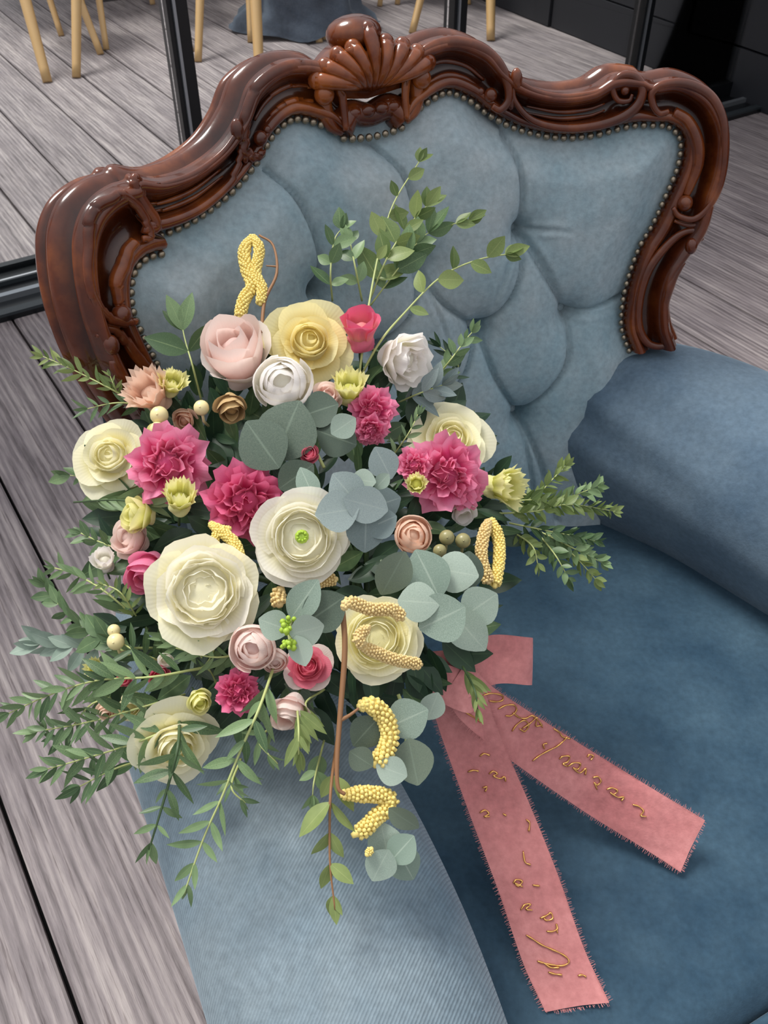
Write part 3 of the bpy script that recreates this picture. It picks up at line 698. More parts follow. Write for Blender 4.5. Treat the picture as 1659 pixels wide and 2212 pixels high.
TYPES = {
 'rose': [(.15,.66,2.4,-.75,.08,2),(.27,.70,1.9,-.55,.12,2),(.38,.70,1.5,-.35,.16,3),(.50,.66,1.3,-.1,.2,3),(.66,.56,1.15,.4,.24,4),(.84,.38,1.05,.8,.26,4),(1.0,.16,.95,.7,.28,4)],
 'ranunculus': [(.19,.42,1.3,-.6,.1,3),(.30,.50,1.2,-.5,.12,3),(.42,.56,1.15,-.4,.14,4),(.54,.56,1.1,-.28,.16,4),(.65,.52,1.05,-.15,.18,4),(.76,.44,1.0,.0,.2,5),(.88,.32,.95,.25,.22,5),(1.0,.12,.9,.4,.24,5)],
 'carnation': [(.24,.60,1.6,-.1,.02,3),(.44,.62,1.3,.1,.02,3),(.64,.54,1.15,.2,.03,4),(.82,.40,1.0,.3,.04,4),(1.0,.16,.95,.4,.05,5)],
 'lisianthus': [(.25,.95,1.5,-.3,.1,3),(.42,1.0,1.3,-.1,.1,3),(.56,.98,1.2,.2,.12,3),(.66,.9,1.2,.4,.12,4)],
 'bud': [(.28,1.0,1.8,-.6,.15,2),(.42,.98,1.3,-.4,.15,3),(.52,.92,1.2,-.05,.18,3),(.60,.78,1.1,.45,.22,3)],
 'ball': [(.46,.98,1.7,-.95,.12,2),(.64,.96,1.4,-.85,.16,3),(.80,.9,1.3,-.65,.2,3),(.95,.8,1.2,-.42,.24,4)],
 'cup': [(.34,.86,1.3,-.1,.12,3),(.46,.9,1.05,.35,.14,4)],
}
HEART = {'rose': (.10, .46, .46), 'ranunculus': (.08, .58, .36), 'carnation': (.0, .42, .50), 'ball': (.2, .6, .6), 'cup': (.1, .30, .45), 'lisianthus': (.2, .36, .6), 'bud': (.2, .34, .6)}
NPET = [0]
def flower(kind, u, v, size, col, tx=0, ty=0, off=0, name=None, label=None, ruf=None, serr=0, col2=None, asp=1, spin=None, core=None):
    """size = diameter in photo pixels; (tx, ty) = lean of the flower's axis to the right / up"""
    size *= {'bud': 1.5, 'cup': 1.75, 'lisianthus': 1.35}.get(kind, 1); d = D(u, v, off); R = size/2*d/FPX; c = at(u, v, d)
    ax = (-ray(u, v).normalized() + RIGHT*tx + UPC*ty).normalized()
    lay = TYPES[kind]; hh = lay[len(lay)//2][1]
    q = ax.to_track_quat('Z', 'Y').to_matrix().to_4x4() @ Matrix.Rotation(spin if spin is not None else rnd(0, 6), 4, 'Z')
    F = Matrix.Translation(c - ax*(hh*.5*R)) @ q @ Matrix.Diagonal((R, R*asp, R, 1))
    f = empty(name or kind, parent=bq); f.matrix_local = child_mw(F)
    if label: f['label'] = label
    for li, (r, H, wid, curl, tip, n) in enumerate(lay):
        rf = ruf if ruf is not None else (.13 if kind == 'carnation' else .012)
        for k in range(n):
            var = (li+k) % 3
            me = petal_mesh(r, H, wid, curl, tip, rf, serr, var)
            mt = PM[col2] if (col2 and li >= len(lay)-1) else PM[col]
            lm = Matrix.Rotation(2*PI*k/n + li*2.4 + rnd(-.1, .1), 4, 'Z') @ Matrix.Rotation(rnd(-.07, .07)*(4 if kind == 'carnation' else 1), 4, 'Y') @ Matrix.Rotation(rnd(-.2, .2)*(kind == 'carnation'), 4, 'X') @ Matrix.Scale(rnd(.92, 1.07), 4)
            inst('petal', me, mt, f, lm); NPET[0] += 1
    if core:
        m = MB(); m.ball((0, 0, .42), (.15, .15, .09), 10, 7)
        for k in range(9): m.ball((.09*math.cos(k*.7), .09*math.sin(k*.7), .50+.02*(k % 2)), .034, 6, 5)
        inst('centre', mesh('centre', m.v, m.f), M['lime'], f, Matrix.Identity(4))
    # calyx behind
    if kind in HEART:
        z_, rx_, rz_ = HEART[kind]; m = MB(); rows = []
        for i in range(15):
            th = PI*i/14*.62; rows.append([Vector((math.cos(a)*q_, math.sin(a)*q_, z_+math.cos(th)*rz_)) for a, q_ in [(2*PI*j/28, rx_*math.sin(th)*(1+.10*math.sin(3*2*PI*j/28+th*7))) for j in range(29)]])
        m.grid(rows, True); m.uv = [(a, .55+.4*b) for a, b in m.uv]; inst('heart', mesh('heart', m.v, m.f, m.uv), PM[col], f, Matrix.Identity(4))
    m = MB(); m.ball((0, 0, -.02), (.2, .2, .16), 8, 6); m.tube([(0, 0, 0), (.02, 0, -.35), (0, .03, -.8)], [.06, .045, .04], 6)
    inst('calyx', mesh('calyx', m.v, m.f), M['darkstem'], f, Matrix.Identity(4))
    return f
FL = flower
# large cream and ivory blooms
FL('ranunculus', 652, 1160, 208, 'ivory', 0, .05, -.02, 'ranunculus', 'open ivory ranunculus with lime green eye', core=True)
FL('ranunculus', 440, 1278, 222, 'ivory', -.10, .12, -.02, 'ranunculus', 'largest ivory ranunculus with swirled petals', ruf=.03, col2='cream')
FL('ranunculus', 815, 1378, 178, 'cream', .05, .05, -.015, 'ranunculus', 'creamy ranunculus crossed by tan catkins')
FL('rose', 238, 985, 158, 'cream', -.35, .25, .0, 'rose', 'cream rose at the left rim')
FL('rose', 250, 1040, 150, 'cream', -.4, -.5, .03, 'rose', 'outer cream petals below the left rose')
FL('rose', 668, 738, 168, 'yellow', .05, .30, .0, 'rose', 'butter yellow rose at the top')
FL('rose', 975, 948, 168, 'cream', .25, .45, .02, 'rose', 'cream rose behind the right pink carnation')
FL('ball', 612, 828, 130, 'white', -.05, .25, -.015, 'ranunculus_bud', 'closed white globe bloom under the yellow rose')
FL('bud', 512, 770, 172, 'blush', -.35, .9, .0, 'rose', 'side view of a blush rose with white outer petals', col2='white', spin=.5)
FL('lisianthus', 868, 775, 128, 'white', 1.1, -.35, .0, 'lisianthus', 'white double bloom seen from the side', ruf=.06)
FL('rose', 378, 1612, 168, 'cream', .1, -.5, -.004, 'rose', 'cream rose hanging low behind narrow leaves')
# blush and peach buds
FL('ball', 548, 1398, 108, 'blush', -.2, -.1, -.01, 'rose', 'blush rose bud beside the round green leaves')
FL('ball', 592, 1425, 62, 'blush', .1, -.5, .0, 'rose')
FL('ball', 892, 1157, 90, 'peach', .1, .15, .0, 'rose', 'small peach bud')
FL('bud', 628, 1535, 92, 'blush', -.4, -.9, .0, 'rose')
FL('bud', 284, 1165, 92, 'blush', -.7, .3, .01, 'rose', 'blush petals under the left rose')
FL('bud', 705, 860, 70, 'blush', .2, .6, .0, 'rose')
# pinks
FL('carnation', 362, 1002, 158, 'pink', -.05, .1, -.02, 'carnation', 'bright pink frilled carnation', serr=.035)
FL('carnation', 528, 1085, 150, 'magenta', -.05, -.05, .0, 'carnation', 'deep pink frilled carnation', serr=.035)
FL('carnation', 968, 1022, 150, 'pink', .15, 0, -.02, 'carnation', 'bright pink carnation over the right cream rose', serr=.035)
FL('carnation', 998, 1066, 84, 'pink', .3, -.5, -.01, 'carnation', serr=.035)
FL('carnation', 894, 1005, 70, 'pink', -.2, .1, -.015, 'carnation', serr=.035)
FL('carnation', 806, 885, 88, 'pink', 0, .1, -.005, 'carnation', serr=.04)
FL('carnation', 800, 930, 66, 'pink', -.1, -.5, .0, 'carnation', serr=.04)
FL('carnation', 514, 1494, 86, 'magenta', .1, 0, .0, 'carnation', 'small magenta bloom at the lower middle', serr=.03)
FL('bud', 318, 1232, 105, 'pink', -.5, -.6, .01, 'rose', 'pink bloom tucked left of the largest ranunculus')
FL('rose', 665, 1440, 98, 'rosered', .05, .25, .01, 'rose', 'rose red bloom with pale backed petals', col2='blush')
FL('cup', 780, 708, 108, 'coral', 0, 1.1, -.01, 'tulip_cup', 'small coral pink cup on thin stalk')
FL('bud', 671, 982, 46, 'rosered', -.2, .3, -.01, 'rose_bud')
FL('bud', 345, 1462, 52, 'rosered', -.3, .2, .0, 'rose_bud'); FL('bud', 268, 1468, 36, 'rosered', -.3, .2, .0, 'rose_bud')
# lime and peach frilled bells
FL('cup', 755, 838, 84, 'lime', 0, 1.0, -.01, 'frilled_bell', 'yellow green frilled bell', ruf=.05, serr=.06)
FL('cup', 388, 1075, 88, 'lime', 0, .8, -.03, 'frilled_bell', 'yellow green frilled bell below the pink carnation', ruf=.05, serr=.06)
FL('cup', 1090, 1050, 96, 'lime', 1.2, .05, -.01, 'frilled_bell', 'yellow frilled bell pointing right', ruf=.05, serr=.06)
FL('cup', 322, 848, 110, 'peach', -.55, .55, -.02, 'frilled_bell', 'peach frilled bell', ruf=.05, serr=.06)
FL('cup', 372, 828, 66, 'lime', .2, .8, -.015, 'frilled_bell', ruf=.05, serr=.06)
FL('cup', 900, 1045, 50, 'lime', 0, .3, -.02, 'frilled_bell', ruf=.05, serr=.06)
FL('bud', 300, 1112, 84, 'lime', -1.2, .1, -.01, 'tulip_bud', 'green yellow pointed bud')
FL('bud', 430, 1512, 58, 'lime', .3, -.6, .0, 'tulip_bud')
FL('cup', 205, 1442, 46, 'lime', -.3, .2, .0, 'frilled_bell', serr=.1); FL('cup', 225, 1210, 64, 'white', -.2, .7, .0, 'frilled_bell', serr=.03)
FL('bud', 285, 1525, 66, 'cream', -.2, -.3, .02, 'rose_bud'); FL('bud', 232, 1530, 50, 'peach', -.2, -.8, .0, 'rose_bud'); FL('cup', 357, 1424, 40, 'white', 0, -.3, .0, 'frilled_bell')
FL('bud', 500, 878, 74, 'tan', .1, -.8, -.01, 'dry_bud', 'curled tan dry bud'); FL('cup', 1000, 1104, 66, 'white', .2, -1, .01, 'frilled_bell')
FL('bud', 340, 945, 60, 'lime', -.3, .5, -.005, 'rose_bud'); FL('bud', 400, 905, 60, 'peach', -.2, -.3, .02, 'rose_bud')
# berries
for u, v, s, k in [(435,881,34,'berry'),(344,897,40,'berry'),(340,928,34,'berry'),(965,1161,34,'gberry'),(1000,1168,34,'gberry'),(250,1386,38,'berry'),(246,1362,28,'berry'),(950,1190,30,'gberry')]:
    m = MB(); p = W(u, v, -.02); r = s/2*(p-CAM).dot(FWD)/FPX; m.ball(p, r, 14, 9); m.ball(p-FWD*r*.95, r*.14, 6, 4)
    m.tube([p, p+FWD*.01-UPC*.01, p+FWD*.03-UPC*.012], .0012, 6); bpart(m, 'berry', M[k])
# catkins
def catkin(pts, r, mat, offs=-.035, taper=.8, name='catkin', surfgap=None):
    C = crom([W(u, v, offs, .02) for u, v in pts], 8); rr = r*.67/FPX
    core = MB(); n = len(C); prof_ = [rr*.62*min(1, .45+4*i/n, .45+4*(n-1-i)/n) for i in range(n)]
    core.tube(C, prof_, 8); e = bpart(core, name, mat)
    P = resample(C, rr*.42); b_ = MB(); 
    for i, p in enumerate(P[1:-1]):
        t = (P[i+2]-P[i]).normalized(); a = t.cross(Vector((.3, .5, .8))).normalized(); c2 = a.cross(t); e_ = min(1, .5+3.5*i/len(P), .5+3.5*(len(P)-i)/len(P))
        nn_ = 9
        for k in range(nn_):
            g = 2*PI*(k+.5*(i % 2))/nn_ + rnd(-.12, .12); q = p + (a*math.cos(g)+c2*math.sin(g))*rr*.72*e_
            s_ = rr*.25*rnd(.85, 1.15); b_.ball(q, s_, 5, 4)
    b_.v = [v for v in b_.v]; o = bpart(b_, 'floret_beads', mat, parent=e); o['kind'] = 'stuff'
catkin([(548,508),(528,540),(532,580),(545,618),(528,645),(516,690)], 19, M['catkin'], .0)
catkin([(545,508),(560,540),(552,590),(566,625),(562,660)], 17, M['catkin'], .0)
catkin([(772,1528),(800,1522),(832,1550),(842,1595),(828,1630),(806,1656)], 23, M['catkin'], -.02)
catkin([(735,1718),(790,1715),(838,1722),(842,1742),(812,1765),(790,1788),(760,1806)], 20, M['catkin'], -.02)
catkin([(1060,1118),(1076,1160),(1078,1210),(1068,1270)], 17, M['catkin'], -.02)
catkin([(1056,1122),(1044,1160),(1040,1205),(1056,1262)], 17, M['catkin2'], -.02)
catkin([(740,1318),(755,1300),(800,1316),(850,1318),(872,1340)], 15, M['catkin2'], -.075)
catkin([(770,1390),(810,1408),(850,1424),(912,1436)], 14, M['catkin2'], -.075)
catkin([(800,1352),(772,1378),(790,1392)], 13, M['catkin2'], -.08)
catkin([(452,1130),(480,1150),(508,1175),(522,1220)], 15, M['catkin'], -.01)
catkin([(500,1140),(470,1152),(462,1176)], 12, M['catkin'], -.01)
catkin([(668,1262),(700,1256),(730,1250)], 15, M['catkin2'], .01)
catkin([(610,1268),(600,1290),(606,1312)], 19, M['catkin2'], .01)
catkin([(790,1850),(805,1830)], 9, M['catkin'], -.03)
# twigs
def twig(pts, r, mat, offs=0, name='stem', parent=None, g=.012):
    C = crom([W(u, v, offs, g) for u, v in pts], 5); m = MB(); rr = r*.67/FPX; m.tube(C, [rr*(1-.45*i/(len(C)-1)) for i in range(len(C))], 6); return bpart(m, name, mat, parent=parent)
twig([(565,720),(572,650),(598,590),(590,530),(560,508)], 5, M['twig'], .0, 'twig')
twig([(738,1300),(745,1400),(735,1540),(728,1640),(730,1700),(745,1716)], 7, M['twig'], -.03, 'twig'); twig([(735,1556),(755,1545),(775,1530)], 5, M['twig'], -.03, 'twig')
twig([(600,576),(575,574)], 3, M['twig'], .0, 'twig')
# leaves
def leaf_mesh(w, cup, bend, sh, nx=5, ny=8, fold=.12):
    g = MB(); rows = []
    for i in range(ny+1):
        t = i/ny; o_ = max(.02, math.sin(PI*min(1, t**sh)))**(.72 if w > .6 else .9)
        row = []
        for j in range(nx):
            s = -1+2*j/(nx-1); x = s*w/2*o_; row.append(Vector((x, t, cup*x*x + fold*abs(x) - bend*t*t)))
        rows.append(row)
    g.grid(rows, True); me = mesh('leaf', g.v, g.f, g.uv); me.materials.append(None); return me, g
LF = {'wide': [leaf_mesh(.6, .4, b_, .88, 7, 8, .06) for b_ in (-.05, .1, .2)], 'narrow': [leaf_mesh(.27, .5, b_, .85) for b_ in (-.08, .1, .25)], 'oval': [leaf_mesh(.46, .5, b_, .9) for b_ in (-.05, .1, .2)], 'round': [leaf_mesh(.98, c, b_, .95, 9, 10, .02) for c, b_ in ((.12, .02), (-.15, .1), (.2, .12), (.05, -.08))]}
NL = [0]
def leaf_mw(p, ang, tilt, roll, ln, wsc=1):
    d = (RIGHT*math.cos(ang) + UPC*math.sin(ang))*math.cos(tilt) - FWD*math.sin(tilt); d.normalize()
    nrm = -FWD - d*(-FWD).dot(d); nrm.normalize(); x = d.cross(nrm); 
    nrm = nrm*math.cos(roll) + x*math.sin(roll); x = d.cross(nrm)
    R_ = Matrix((( x.x*ln*wsc, d.x*ln, nrm.x*ln), (x.y*ln*wsc, d.y*ln, nrm.y*ln), (x.z*ln*wsc, d.z*ln, nrm.z*ln))).to_4x4()
    return Matrix.Translation(p) @ R_
def sprig(pts, kind='narrow', ln=62, sp_=34, mat='olive', offs=-.01, stem='stem', r=3.2, spread=.75, small=False, start=0.1, name='leafy_sprig', shrink=.55, roll=.6, tilt=.35, label=None, both=True, g=.012):
    C = crom([W(u, v, offs + (.04 if i_ == 0 else 0), g) for i_, (u, v) in enumerate(pts)], 6); m = MB(); n = len(C); rr = r*.67/FPX
    m.tube(C, [rr*(1-.5*i/(n-1)) for i in range(n)], 6); e = bpart(m, name, M[stem])
    if label: e['label'] = label
    P = resample(C, sp_*.67/FPX); acc = MB(); N_ = len(P)
    for i, p in enumerate(P):
        if i < N_*start: continue
        t = i/max(1, N_-1); tg = P[min(i+1, N_-1)]-P[max(0, i-1)]; a = math.atan2(tg.dot(UPC), tg.dot(RIGHT))
        sides = (1, -1) if both else ((1,) if i % 2 else (-1,))
        if i == N_-1: sides = (1, -1, 0)
        for s in sides:
            L = ln*.70/FPX*(1-(1-shrink)*t)*rnd(.7, 1.22); an = a + s*spread*rnd(.45, 1.45)*(.6 if i == N_-1 else 1)
            me, gg = random.choice(LF[kind]); mw = child_mw(leaf_mw(p, an, rnd(-.25, tilt), rnd(-roll*1.4, roll*1.4), L, rnd(.85, 1.15)))
            if small or NL[0] > 285: acc.add([mw @ v for v in gg.v], gg.f, gg.uv)
            else: inst('leaf', me, LM[mat], e, mw); NL[0] += 1
    if acc.v:
        o = acc.build('small_leaves', LM[mat], e, True, True); o['kind'] = 'stuff'
# upward fine sprigs over the back panel
sprig([(765,900),(785,740),(800,640),(820,540),(850,440),(905,350)], 'wide', 74, 78, 'fresh', .01, 'stem', 3.6, .8, start=.42, shrink=.7, label='tallest pale sprig against the buttoned back', both=False)
sprig([(800,645),(835,560),(880,490),(935,432)], 'wide', 90, 60, 'fresh', .01, 'stem', 3, .7, both=True, shrink=.8)
sprig([(770,830),(820,740),(870,680),(950,600),(1030,562),(1115,546)], 'wide', 80, 70, 'fresh', .0, 'stem', 3.6, 1.0, start=.35, shrink=.75, both=False, label='pale sprig arching right across the back')
sprig([(718,650),(714,590),(722,520),(742,490)], 'wide', 66, 64, 'olive', .01, 'stem', 3, .9, shrink=.8)
sprig([(782,650),(768,580),(756,520),(752,486)], 'wide', 60, 66, 'olive', .01, 'stem', 3, .9, shrink=.8)
sprig([(800,660),(860,580),(905,520),(930,500)], 'wide', 92, 60, 'olive', .015, 'stem', 2.6, .8, shrink=.8)
sprig([(950,500),(980,484),(1020,475)], 'wide', 66, 50, 'fresh', .0, 'stem', 2, .3, start=.5, shrink=.9)
sprig([(436,870),(416,790),(400,735),(386,668)], 'oval', 118, 76, 'olive', .0, 'stem', 3, 1.35, start=.4, shrink=.85, label='slim stalk with two pairs of broad pale leaves')
sprig([(935,825),(975,775),(1005,735),(1025,712)], 'oval', 60, 36, 'olive', .0, 'stem', 2.6, .7, shrink=.6)
sprig([(860,870),(905,850),(955,832)], 'oval', 84, 36, 'blue', .01, 'stem', 2.6, .6, shrink=.8)
sprig([(830,1010),(880,940),(905,890)], 'narrow', 44, 26, 'olive', .0, 'stem', 2.2, .6, shrink=.7)
sprig([(960,830),(990,790),(940,740)], 'narrow', 60, 40, 'dark', .02, 'stem', 2.2, .6, shrink=.7)
# left fine sprigs
sprig([(290,868),(220,830),(150,795),(88,768)], 'narrow', 56, 34, 'fresh', -.01, 'stem', 2.6, .65, shrink=.7)
sprig([(330,880),(255,870),(180,885)], 'narrow', 60, 40, 'olive', -.01, 'stem', 2.6, .7, shrink=.7)
sprig([(260,860),(245,830),(238,812)], 'narrow', 40, 26, 'fresh', -.01, 'stem', 2, .6)
sprig([(250,1030),(190,1030),(130,1025)], 'oval', 58, 52, 'olive', .03, 'stem', 2, .5, shrink=.9)
# trailing sprigs lower left
T = dict(ln=76, sp_=34)
sprig([(450,1440),(330,1462),(210,1470),(110,1500),(10,1545)], 'narrow', 84, 34, 'olive', -.02, 'stem', 3, .7, label='long leafy trail reaching the left edge')
sprig([(430,1540),(330,1590),(230,1625),(100,1662)], 'narrow', 92, 34, 'olive', -.02, 'stem', 3, .75)
sprig([(400,1500),(300,1530),(190,1560),(80,1580)], 'narrow', 84, 34, 'olive', .0, 'stem', 3, .75)
sprig([(388,1545),(385,1610),(365,1690),(345,1760),(322,1835)], 'narrow', 86, 38, 'olive', -.035, 'darkstem', 4, .8, label='drooping sprig over the low cream rose')
sprig([(595,1430),(560,1530),(520,1620),(480,1720),(440,1810),(398,1930)], 'narrow', 88, 44, 'olive', -.03, 'stem', 3.4, .8, label='longest drooping sprig lying on the arm')
sprig([(520,1640),(500,1700),(530,1735)], 'narrow', 66, 40, 'olive', -.01, 'stem', 3, .8)
sprig([(728,1600),(715,1700),(712,1800),(714,1880),(724,1965)], 'oval', 92, 60, 'fresh', -.02, 'twig', 3.6, .65, start=.25, label='thin brown stemmed sprig hanging lowest')
sprig([(640,1510),(645,1570),(645,1630)], 'narrow', 90, 30, 'fresh', -.03, 'stem', 3, .35)
sprig([(600,1560),(560,1600),(600,1650)], 'narrow', 74, 40, 'olive', -.01, 'stem', 3, .8)
sprig([(700,1600),(680,1680),(675,1720)], 'oval', 74, 60, 'olive', .0, 'stem', 2.6, .7)
sprig([(330,1450),(240,1390),(150,1330),(90,1255)], 'oval', 76, 38, 'olive', .0, 'stem', 3.6, .8)
sprig([(320,1360),(230,1280),(160,1240),(110,1225)], 'narrow', 76, 36, 'olive', .02, 'stem', 3.2, .8)
sprig([(330,1400),(220,1400),(140,1395),(80,1390)], 'oval', 88, 44, 'euc', .02, 'stem', 3.4, .8, shrink=.8)
sprig([(330,1200),(240,1180),(160,1145)], 'oval', 66, 38, 'olive', .01, 'stem', 3, .8)
sprig([(300,1340),(260,1280),(215,1260)], 'narrow', 44, 24, 'fresh', -.01, 'stem', 2.4, .8, small=True)
sprig([(380,1440),(300,1410),(250,1380)], 'narrow', 80, 30, 'olive', -.01, 'stem', 3, .8)
sprig([(560,1400),(470,1420),(380,1400)], 'narrow', 84, 34, 'olive', .0, 'stem', 3, .75)
sprig([(470,1480),(420,1400),(350,1370)], 'narrow', 84, 34, 'olive', .0, 'stem', 3, .75)
sprig([(400,1450),(440,1440),(470,1390)], 'oval', 76, 40, 'eucdark', .01, 'stem', 3, .75)
sprig([(300,1500),(200,1520),(130,1600),(90,1560)], 'narrow', 70, 32, 'olive', .01, 'stem', 3, .75)
sprig([(320,1640),(250,1660),(170,1700)], 'narrow', 92, 44, 'olive', -.01, 'stem', 3, .7)
sprig([(700,1490),(660,1520),(690,1560)], 'oval', 80, 40, 'eucdark', .0, 'stem', 3, .75)
sprig([(1000,1440),(1025,1490),(1032,1535)], 'narrow', 64, 22, 'fresh', -.05, 'darkstem', 3, .35)
sprig([(160,1085),(250,1080),(330,1090)], 'narrow', 110, 50, 'olive', -.01, 'darkstem', 3, .3)
# fine boxy sprigs at the right
R_ = dict(kind='oval', ln=44, sp_=19, mat='olive', offs=.0, small=True, shrink=.75, roll=.9, spread=.8, tilt=.6)
for i, pts in enumerate([[(1060,1110),(1150,1105),(1230,1090),(1330,1105)], [(1100,1130),(1200,1150),(1290,1170)], [(1120,1120),(1180,1050),(1225,1003)], [(1150,1140),(1230,1180),(1300,1215)],
    [(1180,1150),(1240,1200),(1292,1258)], [(1160,1150),(1200,1200),(1228,1250)], [(1110,1150),(1150,1180),(1162,1220)], [(1170,1090),(1240,1070),(1290,1050)], [(1080,1085),(1140,1080),(1190,1080)]]):
    sprig(pts, stem='stem', r=2.6, label=('small leaved bushy sprig over the seat back corner' if i == 0 else None), name='fine_sprig', **{**R_, 'mat': 'olive' if i % 2 else 'fresh'})
# round silver leaves
def rleaf(u, v, w, h, mat='euc', ang=None, offs=-.03, roll=None, tilt=None, par=None):
    d = D(u, v, offs, .012); s = d/FPX; a = ang if ang is not None else rnd(0, 6.28); ln = max(w, h)*s
    c = at(u, v, d); ro = roll if roll is not None else rnd(-.25, .25); ti = tilt if tilt is not None else rnd(-.15, .15)
    mw = leaf_mw(c, a, ti, ro, ln, min(w, h)/max(w, h)*1.05); mw = Matrix.Translation(-(mw @ Vector((0, .5, 0))-c)) @ mw
    inst('round_leaf', random.choice(LF['round'])[0], LM[mat], par, child_mw(mw))
def cluster(name, label, stem_pts, leaves, offs=-.02):
    C = crom([W(u, v, offs+.012) for u, v in stem_pts], 4); m = MB(); m.tube(C, .0014, 6); e = bpart(m, name, M['stem'])
    if label: e['label'] = label
    for i, L in enumerate(leaves): rleaf(*L[:4], mat=L[4], ang=L[5] if len(L) > 5 else None, offs=offs-.0035*i, par=e)
cluster('eucalyptus_branch', 'dark grey green round leaves near the middle top', [(700,1010),(660,930),(640,880)], [(640,1030,90,76,'eucdark'),(726,945,96,84,'eucdark'),(690,885,86,80,'eucdark'),(618,930,142,136,'eucdark',1.2),(566,960,112,128,'eucdark',2.2),(742,920,64,56,'euc',.6),(665,1045,84,50,'euc')], -.01)
cluster('eucalyptus_branch', 'blue grey rosette of round leaves at the centre', [(820,1060),(780,1090),(770,1130)], [(828,1000,78,66,'blue'),(790,1150,86,84,'blue',4.7),(826,1088,86,78,'blue',.3),(820,1130,80,70,'blue'),(728,1105,96,90,'blue',3.3),(748,1060,100,84,'blue',2.3),(790,1090,100,80,'blue'),(785,1038,56,50,'euc'),(825,1040,44,32,'euc')], -.03)
cluster('eucalyptus_branch', 'pale silver round leaves above the ribbon', [(900,1230),(960,1300),(1000,1330)], [(850,1240,80,110,'eucdark'),(1010,1235,90,76,'eucdark'),(925,1240,118,100,'euc',2.0),(985,1235,100,90,'euc'),(905,1300,92,86,'euc'),(1010,1362,116,84,'euc',5.4),(955,1335,110,108,'euc',3.6),(1036,1308,90,88,'euc',.6)], -.03)
cluster('eucalyptus_branch', 'round green leaves left of the catkin ranunculus', [(640,1300),(625,1360),(630,1400)], [(700,1320,110,92,'eucdark'),(656,1296,104,70,'euc'),(592,1350,72,66,'euc',2.8),(650,1405,70,52,'euc',5),(663,1362,76,72,'euc',.2)], -.035)
cluster('eucalyptus_branch', 'round leaves behind the curled catkin', [(860,1500),(880,1560),(870,1660)], [(935,1525,54,64,'euc',1.2),(790,1580,76,80,'eucdark'),(880,1552,96,88,'euc',.4),(892,1645,90,100,'eucdark',4.9),(780,1640,60,56,'eucdark'),(846,1665,62,72,'euc'),(872,1770,84,50,'eucdark',5.6)], -.01)
cluster('eucalyptus_branch', 'lowest round silver leaves lying on the arm', [(800,1780),(840,1830),(850,1870)], [(832,1822,90,78,'euc',1.8),(876,1868,72,84,'euc',5.2),(822,1868,74,72,'euc',4.2),(868,1834,66,74,'euc',.8)], -.02)
for m_ in ['lime']:
    g = MB()
    for k in range(26): g.ball(W(624+rnd(-16, 16), 1368+rnd(-34, 34), -.05+rnd(-.004, .004)), .0022*rnd(.7, 1.2), 6, 4)
    o = bpart(g, 'budding_tip', M['lime']); o['kind'] = 'stuff'
# dark foliage filling the heart of the bouquet
acc = MB(); acc2 = MB()
hull = [(300,880),(420,840),(560,800),(720,790),(900,830),(1000,920),(1080,1050),(1060,1180),(1020,1330),(960,1440),(880,1500),(740,1540),(560,1520),(400,1540),(270,1500),(240,1380),(250,1200),(260,1020)]
HP = [Vector(h) for h in hull]; cnt = 0
while cnt < 560:
    p = Vector((rnd(220, 1100), rnd(780, 1560)))
    if not inside(p, HP): continue
    cnt += 1; o_ = rnd(.03, .085); me, gg = random.choice(LF['oval'] + LF['narrow'] + LF['oval'])
    a = math.atan2(-(p.y-1200), p.x-620)+rnd(-1, 1); mw = child_mw(leaf_mw(W(p.x, p.y, o_), a, rnd(-.3, .5), rnd(-.8, .8), rnd(70, 115)*.7/FPX, 1.1))
    (acc if cnt % 4 else acc2).add([mw @ v for v in gg.v], gg.f, gg.uv)
o = acc.build('inner_foliage', LM['dark'], bq, True, True); o['kind'] = 'stuff'
o = acc2.build('inner_foliage', LM['olive'], bq, True, True); o['kind'] = 'stuff'
m = MB()
for k in range(16):
    a = k*2.4; r = .004*math.sqrt(k); b0_ = at(900, 1440, .83)+RIGHT*math.cos(a)*r+UPC*math.sin(a)*r; m.tube(crom([at(640+rnd(-200, 200), 1200+rnd(-160, 160), .74), at(800, 1340, .78)+RIGHT*math.cos(a)*r*2+UPC*math.sin(a)*r*2, b0_, b0_+Vector((.01, -.005, -.01))], 4), .0024, 6)
bpart(m, 'stem_bundle', M['darkstem'])
